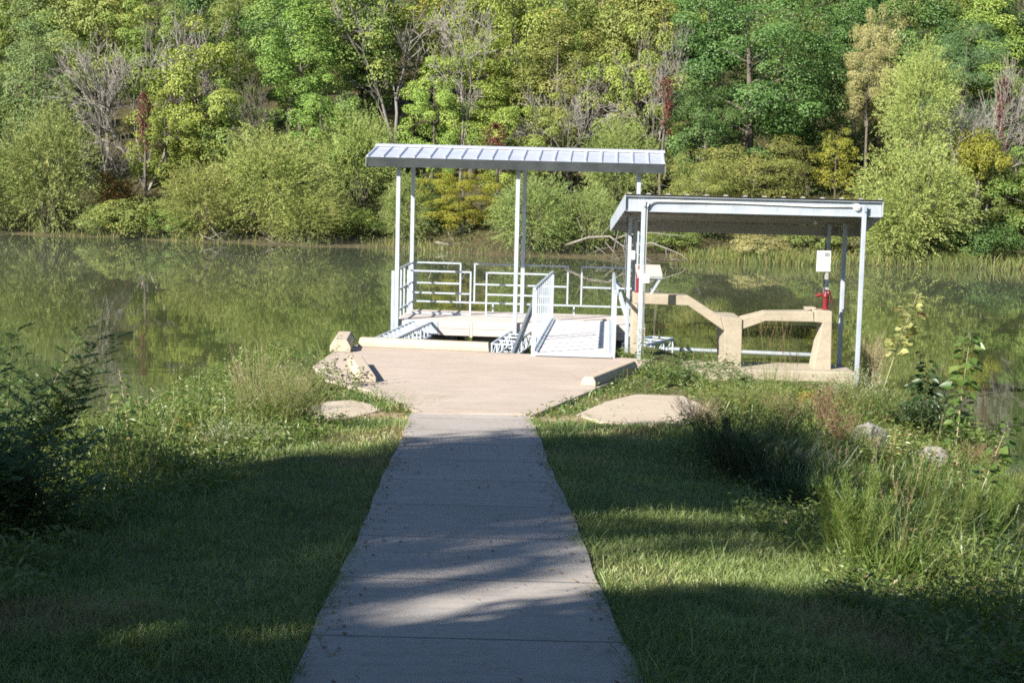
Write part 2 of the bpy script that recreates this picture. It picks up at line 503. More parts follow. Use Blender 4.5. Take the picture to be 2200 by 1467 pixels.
SUN_EL = R(32.5); TO_SUN = Vector((-.69 * math.cos(SUN_EL), -.724 * math.cos(SUN_EL), math.sin(SUN_EL))).normalized()
sun = bpy.data.lights.new('sun', 'SUN'); sun.energy = 4.6; sun.angle = R(.53); sun.color = (1, .94, .84)
so = bpy.data.objects.new('sun', sun); COL.objects.link(so)
so.rotation_euler = (-TO_SUN).to_track_quat('-Z', 'Y').to_euler()
w = bpy.data.worlds.new('World'); scene.world = w; w.use_nodes = True
nt = w.node_tree; bg = nt.nodes['Background']
sky = nt.nodes.new('ShaderNodeTexSky'); sky.sky_type = 'NISHITA'; sky.sun_disc = False
sky.sun_elevation = SUN_EL; sky.sun_rotation = math.atan2(TO_SUN.x, TO_SUN.y) % (2 * math.pi)
nt.links.new(sky.outputs[0], bg.inputs[0]); bg.inputs[1].default_value = .052; sky.dust_density = .4; sky.ozone_density = 3.5
scene.view_settings.view_transform = 'Standard'; scene.view_settings.look = 'None'
scene.view_settings.exposure = 1.35; scene.view_settings.gamma = 1
cy = scene.cycles
cy.max_bounces = 7; cy.diffuse_bounces = 3; cy.glossy_bounces = 3; cy.transmission_bounces = 4; cy.transparent_max_bounces = 4
cy.use_denoising = False
cy.sample_clamp_indirect = 6

# ------------------------------------------------------------------ ground
def path_x(y): return .02 - .0253 * y


def path_z(y):
    y = np.asarray(y, float)
    return np.where(y < 20, 2.37 - .0725 * y, .92)


def nz2(x, y, s):
    return np.sin(x * 1.7 * s + 1.3 * np.sin(y * 1.1 * s)) * np.cos(y * 1.9 * s + 1.1 * np.sin(x * .9 * s + 2))


def ground_z(x, y):
    x = np.asarray(x, float); y = np.asarray(y, float)
    xc = path_x(y); sd = x - xc
    base = np.minimum(path_z(y), np.where(y > 19.5, .92, 9)) - .05
    base = base - 2.6 * sm((y - (26.2 + 2.6 * sm((x - 1.2) / 1.0))) / 3.6)
    wl = 1.75 + .9 * sm((y - 18) / 4) + 22 * sm((6.5 - y) / 8)
    wr = 1.15 + 5.0 * sm((y - 15) / 10) + 22 * sm((5.0 - y) / 8)
    a = np.maximum(0, -sd - wl); b = np.maximum(0, sd - wr)
    kl = .032 + .118 * sm((y - 17) / 6)
    drop = .05 * a + kl * a * a + .09 * b + .062 * b * b + (.12 * b * sm((y - 20) / 5))
    drop = np.where(drop > 2.5, 2.5 + (drop - 2.5) * .15, drop)
    off = sm((np.abs(sd) - .8) / .5)
    base = base - .30 * sm((x - 2.5) / .9) * sm((y - 19) / 3)
    z = base - drop + off * (.03 * nz2(x, y, 1.3) + .012 * nz2(x, y, 5))
    return np.maximum(z, -3)


def grid(name, xs, ys, fz, mat, attr=None):
    Xg, Yg = np.meshgrid(xs, ys)
    Z = fz(Xg, Yg)
    V = np.stack([Xg.ravel(), Yg.ravel(), Z.ravel()], 1)
    nx, ny = len(xs), len(ys)
    i = (np.arange(ny - 1)[:, None] * nx + np.arange(nx - 1)[None, :]).ravel()
    me = np_mesh(name, V, [np.stack([i, i + 1, i + nx + 1, i + nx], 1)], None, True)
    if attr:
        for k, fn in attr.items():
            a = me.attributes.new(k, 'FLOAT', 'POINT'); a.data.foreach_set('value', fn(V[:, 0], V[:, 1]).astype(np.float32))
    o = link_mesh(name, me, mat)
    return tag(o, kind='structure')


def bare_near(x, y):
    sd = x - path_x(y)
    edge = np.exp(-((np.abs(sd) - .76) / .05) ** 2) * .35 * (y < 20)
    seam = np.exp(-((y - 20.3) / .28) ** 2) * (np.abs(sd) < 1.5)
    right = np.exp(-(((x - 2.25) / 1.0) ** 2 + ((y - 21.6) / .9) ** 2)) * 1.2
    return np.clip(edge + seam + right, 0, 1)


xs = np.concatenate([np.linspace(-120, -14, 30)[:-1], np.linspace(-14, 14, 200), np.linspace(14, 120, 30)[1:]])
ys = np.concatenate([np.linspace(-90, -8, 26)[:-1], np.linspace(-8, 34, 300)])
grid('ground', xs, ys, ground_z, M['ground'], {'bare': bare_near})

# the walk
yy = np.linspace(-6, 20.25, 260); prof = []
for sgn, dz in ((-1, -.10), (-1, 0), (1, 0), (1, -.10)):
    jitter = .010 * np.sin(yy * 1.1 + sgn) + .006 * np.sin(yy * 4.3 + 2 * sgn)
    prof.append(np.stack([path_x(yy) + sgn * (.75 + jitter), yy, path_z(yy) + dz], 1))
V = np.stack(prof, 1).reshape(-1, 3); n = len(yy)
i = (np.arange(n - 1)[:, None] * 4 + np.arange(3)[None, :]).ravel()
me = np_mesh('path', V, [np.stack([i, i + 1, i + 5, i + 4], 1)])
a = me.attributes.new('along', 'FLOAT', 'POINT'); a.data.foreach_set('value', np.repeat(yy, 4).astype(np.float32))
tag(link_mesh('path', me, M['path']), kind='structure')

# the landing at the end of the walk
PZ = .925
pp = [(905, 888), (1150, 889), (1262, 842), (1300, 826), (1372, 792), (1400, 772), (1320, 767), (1135, 760), (1050, 756), (765, 743), (738, 742), (712, 758), (672, 786), (700, 815), (795, 838)]
poly = [tuple(at_z(x, y, PZ)[:2]) for x, y in pp]
tag(MB().slab(poly, PZ - .45, PZ).build('pavement', M['pad'], bevel=.015), kind='structure')

# water
m, nt, out = new_mat('mist')
pv = nt.nodes.new('ShaderNodeVolumePrincipled'); pv.inputs['Color'].default_value = (.92, .95, 1, 1); pv.inputs['Density'].default_value = .002
nt.links.new(pv.outputs[0], out.inputs['Volume'])
tag(MB().span((-70, 46, .03), (70, 75, .6)).build('mist', m), 'thin pale mist lying on the water along the far bank', 'mist', None, 'stuff')
tag(MB().add([(-400, -120, 0), (400, -120, 0), (400, 200, 0), (-400, 200, 0)], [(0, 1, 2, 3)]).build('water', M['water']), kind='structure')

# far shore and hillside
SHX = np.array([-140, -60, -24.8, -19, -11.4, -6.4, 0, 8, 14, 22.2, 60, 140], float)
SHY = np.array([96, 86, 78.4, 76.8, 73.9, 74.0, 70.0, 69.2, 69.2, 69.4, 65, 60], float)


def shore_y(x): return np.interp(x, SHX, SHY) + .35 * np.sin(np.asarray(x) * .9) + .2 * np.sin(np.asarray(x) * 2.3)


def hill_z(x, y):
    t = y - shore_y(x)
    return np.where(t < 0, np.maximum(.35 * t, -1.5), np.where(t < 2, .10 * t, .2 + .30 * (np.minimum(t, 60) - 2))) + .12 * nz2(x, y, .5) * sm(t / 3)


grid('hillside', np.linspace(-140, 140, 330), np.concatenate([np.linspace(58, 82, 90), np.linspace(83, 190, 50)]), hill_z, M['hill'],
     {'bare': lambda x, y: .45 * (np.exp(-((y - shore_y(x) - .6) / .8) ** 2))})

# ------------------------------------------------------------------ fishing dock
YAW = R(-3.7)
DZ = .60
dk0 = at_z(853, 686, DZ)
dock = empty('fishing_dock', (dk0.x, dk0.y, 0), YAW, 'floating timber dock with pipe railings and a long ribbed metal roof on thin posts', 'dock')
DW, DD = 5.35, 2.5
b = MB(); nb = 17; bw = DD / nb
for k in range(nb): b.span((0, k * bw + .004, DZ - .038), (DW, (k + 1) * bw - .004, DZ))
b.build('deck', M['wood'], dock)
for (x0, x1) in ((.0, 1.60), (1.66, 3.9), (3.93, DW)):
    for (z0, z1) in ((.29, .434), (.440, .585)):
        MB().span((x0 + .003, -.045, z0), (x1 - .003, -.004, z1)).build('fascia_board', M['wood'], dock, .004)
for (z0, z1) in ((.29, .434), (.440, .585)):
    MB().span((-.045, .0, z0), (-.004, DD, z1)).build('fascia_board', M['wood'], dock, .004)
    MB().span((DW + .004, .0, z0), (DW + .045, DD, z1)).build('fascia_board', M['wood'], dock, .004)
    MB().span((.003, DD + .004, z0), (DW - .003, DD + .045, z1)).build('fascia_board', M['wood'], dock, .004)
MB().span((1.603, -.052, .26), (1.657, -.01, .60)).build('joint_strip', M['wood'], dock)
MB().span((.18, -.058, .31), (.90, -.047, .598)).build('mounting_plate', M['galv'], dock)
for x0 in (.25, 1.6, 2.95, 4.2):
    MB().span((x0, .45, -.25), (x0 + 1.05, DD - .3, .24)).build('float', M['float'], dock, .05)
fr = MB()
for x in (.1, 1.5, 2.75, 4.1, 5.2): fr.span((x - .03, .02, .245), (x + .03, DD - .02, .555))
fr.build('frame', M['dark_metal'], dock)
ZE = 4.10                                                      # eave height
for x in (.0, 2.58, 5.16):
    MB().span((x - .043, -.135, .33), (x + .043, -.055, ZE - .1)).build('post', M['galv'], dock, .006)
    MB().span((x - .043, DD - .16, .60), (x + .043, DD - .08, ZE - .1)).build('post', M['galv'], dock, .006)
    MB().span((x - .03, -.05, ZE - .22), (x + .03, DD - .165, ZE - .12)).build('roof_beam', M['galv'], dock)
MB().span((-.12, -.125, .30), (-.05, -.065, 1.66)).build('rail_post', M['galv'], dock, .006)
# gable roof with standing ribs
x0, x1, ye0, ye1, ym, zr = -.66, 5.69, -.42, DD + .22, DD / 2 - .1, ZE + .25
rf = MB()
for (ya, yb) in ((ye0, ym), (ye1, ym)):
    rf.add([(x0, ya, ZE), (x1, ya, ZE), (x1, yb, zr), (x0, yb, zr)], [(0, 1, 2, 3)])
    rf.add([(x0, ya, ZE - .012), (x1, ya, ZE - .012), (x1, yb, zr - .012), (x0, yb, zr - .012)], [(0, 1, 2, 3)])
nr = 20
for k in range(nr):
    x = x0 + .02 + (x1 - x0 - .04) * k / (nr - 1)
    for (ya, yb) in ((ye0 - .012, ym), (ye1 + .012, ym)):
        rf.add([(x - .034, ya, ZE + .002), (x - .016, ya, ZE + .032), (x + .016, ya, ZE + .032), (x + .034, ya, ZE + .002),
                (x - .034, yb, zr + .002), (x - .016, yb, zr + .032), (x + .016, yb, zr + .032), (x + .034, yb, zr + .002)],
               [(0, 1, 5, 4), (1, 2, 6, 5), (2, 3, 7, 6), (0, 3, 2, 1)])
roof = rf.build('roof', M['roof'], dock)
rc = MB()
rc.add([(x0 - .03, ym - .15, zr + .012), (x1 + .03, ym - .15, zr + .012), (x1 + .03, ym, zr + .052), (x0 - .03, ym, zr + .052), (x1 + .03, ym + .15, zr + .012), (x0 - .03, ym + .15, zr + .012)],
       [(0, 1, 2, 3), (3, 2, 4, 5)])
rc.span((x0 - .03, ym - .155, zr - .01), (x1 + .03, ym - .15, zr + .014))
rc.build('ridge_cap', M['roof'], roof)
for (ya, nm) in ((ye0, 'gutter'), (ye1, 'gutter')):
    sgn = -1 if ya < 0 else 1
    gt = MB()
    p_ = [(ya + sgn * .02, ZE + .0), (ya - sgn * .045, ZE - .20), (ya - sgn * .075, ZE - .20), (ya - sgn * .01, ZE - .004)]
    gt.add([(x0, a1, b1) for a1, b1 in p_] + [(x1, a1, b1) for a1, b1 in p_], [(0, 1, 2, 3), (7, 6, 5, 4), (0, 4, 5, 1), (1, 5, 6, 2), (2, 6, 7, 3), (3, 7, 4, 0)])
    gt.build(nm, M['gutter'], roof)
for x in (x0 - .008, x1 + .008):
    g = MB()
    g.add([(x - .006, ye0, ZE - .20), (x - .006, ye0, ZE + .005), (x - .006, ym, zr + .005), (x - .006, ye1, ZE + .005), (x - .006, ye1, ZE - .22),
           (x + .006, ye0, ZE - .22), (x + .006, ye0, ZE + .005), (x + .006, ym, zr + .005), (x + .006, ye1, ZE + .005), (x + .006, ye1, ZE - .22)],
          [(0, 1, 2, 3, 4), (9, 8, 7, 6, 5), (0, 5, 6, 1), (1, 6, 7, 2), (2, 7, 8, 3), (3, 8, 9, 4), (4, 9, 5, 0)])
    g.build('gable_end', M['fascia'], roof)
# railings: each panel a part
T = .036


def panel(x0, x1, y, zb, zt, mids=(), post0=True, post1=True, foot0=None, foot1=None):
    m = MB()
    m.bar((x0, y, zt), (x1, y, zt), T)
    for z in mids: m.bar((x0, y, z), (x1, y, z), T)
    m.bar((x0, y, foot0 if foot0 is not None else zb), (x0, y, zt + T / 2), T)
    m.bar((x1, y, foot1 if foot1 is not None else zb), (x1, y, zt + T / 2), T)
    m.build('railing', M['galv'], dock)


yb_ = DD - .05
panel(.09, 1.13, yb_, DZ + .20, DZ + 1.10, (DZ + .63,))
panel(1.46, 3.62, yb_, DZ + .20, DZ + 1.10, (DZ + .63,))
panel(3.94, 5.25, yb_, DZ + .20, DZ + 1.10, (DZ + .63,))
m = MB(); m.bar((.09, yb_, DZ + .20), (5.25, yb_, DZ + .20), T)
for x in (1.9, 3.78, 5.25): m.bar((x, yb_, DZ), (x, yb_, DZ + .20), T)
m.build('bottom_rail', M['galv'], dock)
yf = 1.35
panel(.05, 1.47, yf, DZ + .001, DZ + .98, (DZ + .49, DZ + .03))
panel(1.83, 3.33, yf, DZ + .001, DZ + .98, (DZ + .49, DZ + .03))
m = MB()
for z in (DZ + .20, DZ + .65, DZ + 1.10): m.bar((.02, -.04, z), (.02, yb_, z), T)
for y in (.4, .95, 1.8): m.bar((.02, y, DZ), (.02, y, DZ + 1.10), T)
m.bar((.02, yb_, DZ), (.02, yb_, DZ + 1.12), .06)
m.build('railing', M['galv'], dock)
m = MB()
for z in (DZ + .20, DZ + .65, DZ + 1.10): m.bar((DW - .03, .0, z), (DW - .03, yb_, z), T)
for y in (.03, .95, 1.8): m.bar((DW - .03, y, DZ), (DW - .03, y, DZ + 1.10), T)
m.build('railing', M['galv'], dock)

# ------------------------------------------------------------------ gangway
g0 = at_z(1142, 764, PZ)
gang = empty('gangway', (g0.x, g0.y, 0), R(-3.3), 'pale metal gangway with tall picket side rails leading from the landing to the roofed dock', 'gangway')
GL = (dk0.y - g0.y) - .02; GW = 1.36
GA, GB = PZ + .035, DZ + .06


def gz(y): return GA + (GB - GA) * y / GL


m = MB(); n = 58
for k in range(n):
    y = (k + .5) * GL / n
    m.box((GW / 2, y, gz(y)), (GW - .16, GL / n - .006, .03))
m.build('walkway', M['ramp'], gang)
m = MB()
for x in (.05, GW - .05): m.bar((x, 0, gz(0) - .06), (x, GL, gz(GL) - .06), .09, .2)
for k in range(8):
    y = .3 + k * (GL - .6) / 7
    m.bar((.1, y, gz(y) - .10), (GW - .1, y, gz(y) - .10), .06, .1)
m.build('frame', M['galv'], gang)
MB().box((GW / 2, -.02, GA - .012), (GW - .1, .16, .012)).build('hinge_plate', M['galv'], gang)
for x, sd in ((.02, -1), (GW - .02, 1)):
    m = MB(); m.bar((x, 0, gz(0) + 1.06), (x, GL, gz(GL) + 1.06), .05, .045)
    m.bar((x, 0, gz(0) + .0), (x, GL, gz(GL) + .0), .04, .12)
    rail = m.build('handrail', M['galv'], gang)
    for k in range(11):
        y = .03 + k * (GL - .06) / 10
        w_ = .06 if k in (0, 10) else .024
        MB().span((x - w_ / 2, y - .02, gz(y) - .14), (x + w_ / 2, y + .02, gz(y) + 1.04)).build('picket', M['galv'], rail)
    for y in (1.9, 2.6) if sd < 0 else (4.2,):
        MB().bar((x + sd * .04, y + 1.4, gz(y) + .95), (x + sd * .52, y, gz(y) - .42), .05, .09).build('brace', M['dark_metal'] if sd < 0 else M['galv'], gang)

# ------------------------------------------------------------------ steel truss arms between shore and dock
def truss(name, p0, p1, wd, ht, n, label, diag=True):
    p0, p1 = Vector(p0), Vector(p1); d = p1 - p0; L = d.length
    o = empty(name, (p0.x, p0.y, 0), math.atan2(-d.x, d.y), label, 'truss', 'steel arms that hold the dock off the shore')
    z0, z1 = p0.z, p1.z
    f = lambda y: z0 + (z1 - z0) * y / L
    ch = MB()
    for x in (-wd / 2, wd / 2):
        for dz in (0, -ht): ch.bar((x, 0, z0 + dz), (x, L, z1 + dz), .045)
    for k in range(n + 1):
        y = L * k / n
        ch.bar((-wd / 2, y, f(y) - ht), (wd / 2, y, f(y) - ht), .03)
        for x in (-wd / 2, wd / 2):
            ch.bar((x, y, f(y) - ht), (x, y, f(y)), .03)
            if diag and k < n: ch.bar((x, y, f(y) - ht), (x, y + L / n, f(y + L / n)), .022)
        MB().bar((-wd / 2, y, f(y) + .004), (wd / 2, y, f(y) + .004), .04, .03).build('rung', M['galv'], o)
    ch.build('lattice', M['galv'], o)
    return o


pa = at_z(908, 691, .56); pb = at_z(812, 738, .56)
dirv = (pb - pa); pe = pb + dirv * .55
truss('truss_arm', (pe.x, pe.y, .60), (pa.x, pa.y - .05, .56), .40, .30, 17, 'ladder-like steel truss arm running from behind the long concrete stop to the dock front', False)
q0 = at_z(1068, 748, .30); q1 = at_z(1100, 716, .46)
truss('truss_arm', (q0.x + .1, q0.y, .38), (q1.x + .2, dk0.y - .15, .42), .42, .30, 4, 'short steel truss arm showing just left of the gangway foot')
q0 = at_z(1408, 728, .52); q1 = at_z(1395, 718, .52)
truss('truss_arm', (q0.x - .45, q0.y - .2, .42), (q0.x + .25, q0.y + 1.2, .42), .5, .32, 3, 'short steel truss arm at the waterline under the concrete counter')

# galvanised pipe floating behind the counter
m = MB(); a_ = at_z(1390, 748, .16); b_ = at_z(1775, 764, .16)
m.tube([a_, b_], .05, 10)
o = m.build('pipe', M['fascia']); tag(o, 'long grey pipe lying at the water behind the concrete counter', 'pipe')

# ------------------------------------------------------------------ shelter
s0 = at_y(1366, 768, 26.95)
SHR = empty('shelter', (s0.x, s0.y, 0), 0, 'open metal shelter with a single-slope ribbed roof on thin galvanised posts over the concrete counter', 'shelter')
sx, sy = s0.x, s0.y


def lp(px, py, Y):
    v = at_y(px, py, Y); return Vector((v.x - sx, v.y - sy, v.z))


YF, YBK = 26.95, 27.95
zA = at_y(1384, 418, YF).z; zD = at_y(1848, 446, YF).z
XA = lp(1375, 590, YF).x; XD = lp(1840.5, 615, YF).x
XB = lp(1362, 600, YBK).x; XE = lp(1809, 640, YBK).x
gzl = lambda X, Y: float(ground_z(X + sx, Y)) - .08
PW = .068
ZN, ZF = zA + .0, at_y(1315, 472, 28.25).z                    # roof top at near and far edge
YN_, YF_ = 26.68 - sy, 28.25 - sy


def rz(y): return ZN + (ZF - ZN) * (y - YN_) / (YF_ - YN_)


for (X, Yw, nm) in ((XA, YF, 'post'), (XD, YF, 'post'), (XB, YBK, 'post'), (XE, YBK, 'post')):
    y = Yw - sy; f = -.012 if Yw == YF else 0
    yy0 = (YN_ - .055) if Yw == YF else y
    MB().span((X - PW / 2, yy0 - PW / 2, gzl(X, Yw)), (X + PW / 2, yy0 + PW / 2, rz(y) - (.015 if Yw == YF else .05))).build(nm, M['galv'], SHR, .006)
for X in (XA, XD):
    for dz in (.07, .19):
        MB().tube([(X + .012, YN_ - .055 - PW / 2 - .012, rz(YN_) - dz), (X + .012, YN_ - .055 - PW / 2, rz(YN_) - dz)], .012, 6).build('bolt', M['dark_metal'], SHR)
xl, xr = lp(1343, 430, 26.68).x, lp(1895, 455, 26.68).x
xf = lp(1312, 480, 28.25).x - xl                              # the left end runs slightly outwards to the back
rf = MB()
for dz in (0, -.012):
    rf.add([(xl, YN_ - .07, rz(YN_) + dz + .008), (xr, YN_ - .07, rz(YN_) + dz + .008), (xr, YF_ + .05, rz(YF_) + dz), (xl + xf, YF_ + .05, rz(YF_) + dz)], [(0, 1, 2, 3)])
n = 14
for k in range(n):
    x = xl + .06 + (xr - xl - .12) * k / (n - 1)
    ya, yb = YN_ - .085, YF_ + .06; xo = xf * (1 - k / (n - 1))
    rf.add([(x - .045, ya, rz(YN_) + .01), (x - .022, ya, rz(YN_) + .034), (x + .022, ya, rz(YN_) + .034), (x + .045, ya, rz(YN_) + .01),
            (x - .045 + xo, yb, rz(YF_) + .002), (x - .022 + xo, yb, rz(YF_) + .028), (x + .022 + xo, yb, rz(YF_) + .028), (x + .045 + xo, yb, rz(YF_) + .002)],
           [(0, 1, 5, 4), (1, 2, 6, 5), (2, 3, 7, 6), (0, 3, 2, 1)])
rf.build('roof', M['soffit'], SHR)
FH = .26
m = MB()                                                       # channel along the high front edge
m.span((xl + .012, YN_, rz(YN_) - FH), (xr - .012, YN_ + .012, rz(YN_) - .014))
m.span((xl + .012, YN_ - .05, rz(YN_) - .03), (xr - .012, YN_ - .001, rz(YN_) - .016))
m.span((xl + .012, YN_ - .035, rz(YN_) - FH - .012), (xr - .012, YN_ + .012, rz(YN_) - FH - .001))
m.build('front_fascia', M['galv'], SHR)
for x in (xl, xr):
    g = MB(); y0_, y1_ = YN_ - .05, YF_ + .02
    xo = xf if x == xl else 0
    h = [(x - .006, y0_, rz(YN_) - FH), (x - .006, y0_, rz(YN_)), (x - .006 + xo, y1_, rz(YF_)), (x - .006 + xo, y1_, rz(YF_) - .20)]
    g.add(h + [(p[0] + .014, p[1], p[2]) for p in h], [(0, 1, 2, 3), (7, 6, 5, 4), (0, 4, 5, 1), (1, 5, 6, 2), (2, 6, 7, 3), (3, 7, 4, 0)])
    g.build('side_fascia', M['galv'], SHR)
MB().span((xl + xf + .012, YF_ - .01, rz(YF_) - .19), (xr - .012, YF_ + .005, rz(YF_) - .014)).build('back_fascia', M['soffit'], SHR)
ym_ = (YN_ + YF_) / 2 - .1
MB().span((xl + .012, ym_ - .03, rz(ym_) - .13), (xr - .012, ym_ + .0, rz(ym_) - .014)).build('purlin', M['soffit'], SHR)
# conduit along the fascia, down the left front post
c0 = XA + PW / 2 + .022; zc_ = rz(YN_) - .085; yc = YN_ - .022
pts = [(c0, yc - .03, .95), (c0, yc - .03, zc_ - .16)]
for k in range(7):
    a_ = math.pi / 2 * k / 6
    pts.append((c0 + .13 * (1 - math.cos(a_)), yc - .03, zc_ - .13 + .13 * math.sin(a_)))
pts += [(XA + 1.6, yc, zc_ - .012), (XD - .8, yc, zc_ - .035), (XD - .12, yc, zc_ - .03)]
MB().tube(pts, .014, 8).build('conduit', M['white_box'], SHR, smooth=True)
jb = MB(); jb.tube([(XD - .125, YN_ - .004, zc_ - .03), (XD - .125, YN_ - .05, zc_ - .03)], .056, 16)
jb.span((XD - .15, YN_ - .065, zc_ - .055), (XD - .10, YN_ - .05, zc_ - .005))
jb.build('junction_box', M['white_box'], SHR)
ob = lp(1386, 597, 26.6)
MB().span((XA + .035, YN_ - .16, ob.z - .08), (XA + .125, YN_ - .085, ob.z + .07)).build('outlet_box', M['white_box'], SHR, .008)
XC, XF = lp(1350.5, 600, 27.85).x, lp(1777, 600, 28.12).x
for (X, Yw, zb) in ((XC, 27.85, .5), (XF, 28.12, .7)):
    y = Yw - sy
    MB().span((X - .03, y - .03, zb), (X + .03, y + .03, rz(y) - .02)).build('inner_post', M['galv'], SHR, .005)
    MB().tube([(X - .055, y - .02, 1.9), (X - .055, y - .02, rz(y) - .04)], .012, 8).build('conduit', M['dark_metal'], SHR)
y = 27.85 - sy; zz = at_y(1357, 549, 27.8).z
MB().span((XC + .035, y - .07, zz - .07), (XC + .095, y - .0, zz + .08)).build('outlet_box', M['white_box'], SHR, .006)
y = 27.85 - sy; zz = at_y(1772, 592, 27.8).z
MB().span((XF - .10, y - .09, zz - .07), (XF - .045, y - .0, zz + .05)).build('outlet_box', M['soffit'], SHR, .006)
lm = lp(1752, 503, 27.9)
l_ = MB(); l_.tube([(lm.x, lm.y, rz(lm.y) - .02), (lm.x, lm.y, rz(lm.y) - .09)], [.02, .045], 12); l_.build('ceiling_lamp', M['white_box'], SHR)

# paper notice on the inner post
sg = lp(1769.5, 562, 27.2)
SB = 28.12 - 27.2
sgn = empty('notice_sign', (sx + sg.x, sy + sg.y, sg.z - .165), 0, 'white paper notice fixed to the post above the red pump', 'sign')
MB().span((-.115, -.004, 0), (.115, .004, .345)).build('board', M['white_box'], sgn)
MB().span((.055, .005, .20), (.075, SB - .03, .22)).build('bracket', M['dark_metal'], sgn)
for (z, x0_, x1_, h_) in ((.30, -.08, -.03, .006), (.255, -.085, -.025, .010), (.222, -.085, -.015, .010), (.185, -.085, .03, .007), (.14, -.075, .04, .005), (.10, -.08, .05, .007)):
    k = 0; x_ = x0_; t = MB()
    while x_ < x1_:
        w_ = .008 + .007 * ((k * 37 % 5) / 5); t.span((x_, -.0075, z), (min(x_ + w_, x1_), -.0045, z + h_)); x_ += w_ + .004; k += 1
    t.build('text_line', M['ink'], sgn)
MB().span((.008, -.0075, .25), (.098, -.0045, .318)).build('emblem', M['fascia'], sgn)

# ------------------------------------------------------------------ concrete counter
YC0, YC1 = 27.22, 27.64


def xz(px, py, Y=27.22):
    v = at_y(px, py, Y); return (v.x, v.z)


cbase = at_y(1572, 786, YC0)
cnt = empty('concrete_counter', (0, 0, 0), 0, 'stepped concrete counter on concrete legs under the shelter, high at left, low at right', 'counter')
top = [(1362, 630), (1384, 631), (1478, 635), (1487, 640), (1549, 680), (1556, 711), (1479, 657), (1384, 653), (1362, 652)]
MB().prism([xz(*p) for p in top], YC0, YC1).build('high_top', M['counter'], cnt, .012)
top = [(1595, 684), (1646, 671), (1748, 670), (1750, 692), (1645, 690), (1595, 708)]
MB().prism([xz(*p) for p in top], YC0 + .02, YC1).build('low_top', M['counter'], cnt, .012)
MB().prism([xz(*p) for p in [(1549.3, 680), (1594.8, 685), (1592, 792), (1556.3, 790), (1556.3, 711.5)]], YC0 - .012, YC1 + .62).build('pier', M['counter'], cnt, .012)
MB().prism([xz(*p) for p in [(1750.3, 667), (1788, 669), (1785, 798), (1746, 796), (1767, 694), (1750.3, 692)]], YC0 - .008, YC1 + .01).build('leg', M['counter'], cnt, .012)
MB().prism([xz(*p) for p in [(1358, 653), (1371, 653), (1371, 785), (1356, 785)]], YC0 + .01, YC1 - .02).build('leg', M['counter'], cnt, .012)
a_ = xz(1356, 788); b_ = xz(1830, 790)
MB().span((a_[0], YC0 - .35, .30), (b_[0], YC1 + .35, .74)).build('footing', M['counter'], cnt, .02)
MB().prism([xz(*p) for p in [(1738, 664), (1760, 664), (1760, 666.5), (1738, 670)]], YC0 + .25, YC1 + .1).build('top_block', M['counter'], cnt, .006)


def pump(px, py_base, Y, hpx, label, rz=0.0):
    base = at_y(px, py_base, Y); top = at_y(px, py_base - hpx, Y); H = top.z - base.z
    o = empty('hand_pump', base, rz, label, 'pump', 'red cast pumps on the concrete counter')
    body = MB()
    body.tube([(0, 0, 0), (0, 0, .02), (0, 0, .03), (0, 0, H * .55), (0, 0, H * .66), (0, 0, H * .78), (0, 0, H * .8), (0, 0, H * .86)],
              [.07, .07, .048, .052, .062, .055, .035, .03], 14)
    bo = body.build('body', M['red'], o, smooth=False)
    MB().tube([(-.03, 0, H * .70), (-.10, -.0, H * .73), (-.15, 0, H * .68), (-.17, 0, H * .62)], [.035, .03, .026, .028], 10).build('spout', M['red'], o)
    MB().tube([(.0, 0, H * .86), (.0, 0, H * 1.0)], .02, 8).build('plunger', M['red'], o)
    MB().tube([(-.02, .01, H * .97), (.06, .02, H * .92), (.10, .03, H * .55), (.11, .03, H * .30)], [.016, .018, .014, .018], 8).build('handle', M['red'], o)
    return o


pump(1773, 664, 27.48, 42, 'dark red hand pump on the low end of the concrete counter below the paper notice')
pump(1372, 628, 27.45, 58, 'bright red hand pump on the high end of the counter, mostly hidden between two posts', R(-95))
# tilted metal tray stand on the high end
tr0 = at_y(1394, 630, 27.42)
tr = empty('tray_stand', tr0, 0, 'pale metal tray on slanted legs standing on the high end of the concrete counter', 'tray stand')
z1 = at_y(1400, 590, 27.42).z - tr0.z
MB().add([(-.22, -.2, z1 - .02), (.20, -.2, z1 - .02), (.20, .3, z1 + .10), (-.22, .3, z1 + .10), (-.22, -.2, z1 + .03), (.20, -.2, z1 + .03), (.20, .3, z1 + .15), (-.22, .3, z1 + .15)],
         [(0, 1, 2, 3), (7, 6, 5, 4), (0, 4, 5, 1), (1, 5, 6, 2), (2, 6, 7, 3), (3, 7, 4, 0)]).build('tray', M['wood'], tr, .004)
MB().span((-.22, -.19, z1 - .05), (.20, -.16, z1 - .02)).build('tray_frame', M['galv'], tr)
for y in (-.15, .2):
    MB().bar((.18, y, z1 - .04 + max(0, y) * .24), (.02, y, 0), .03, .035).build('leg', M['galv'], tr)

# ------------------------------------------------------------------ wheel stops and slabs
def stop(a, b, wd, ht, label, side=1):
    a, b = Vector(a), Vector(b); d = b - a; L = d.length
    o = MB()
    p = [(-wd / 2, 0), (-wd / 2, ht * .45), (-wd / 2 + wd * .2, ht), (wd / 2 - wd * .2, ht), (wd / 2, ht * .45), (wd / 2, 0)]
    n = len(p)
    vs = [(x, 0 + z * .18, z) for x, z in p] + [(x, L - z * .18, z) for x, z in p]
    o.add(vs, [tuple(range(n)), tuple(range(n, 2 * n))[::-1]] + [(i, i + n, (i + 1) % n + n, (i + 1) % n) for i in range(n)])
    ob = o.build('wheel_stop', M['stop'], None, .012)
    ob.location = (a.x, a.y, PZ + .003); ob.rotation_euler = (0, 0, math.atan2(-d.x, d.y))
    return tag(ob, label, 'wheel stop', 'concrete wheel stops round the landing')


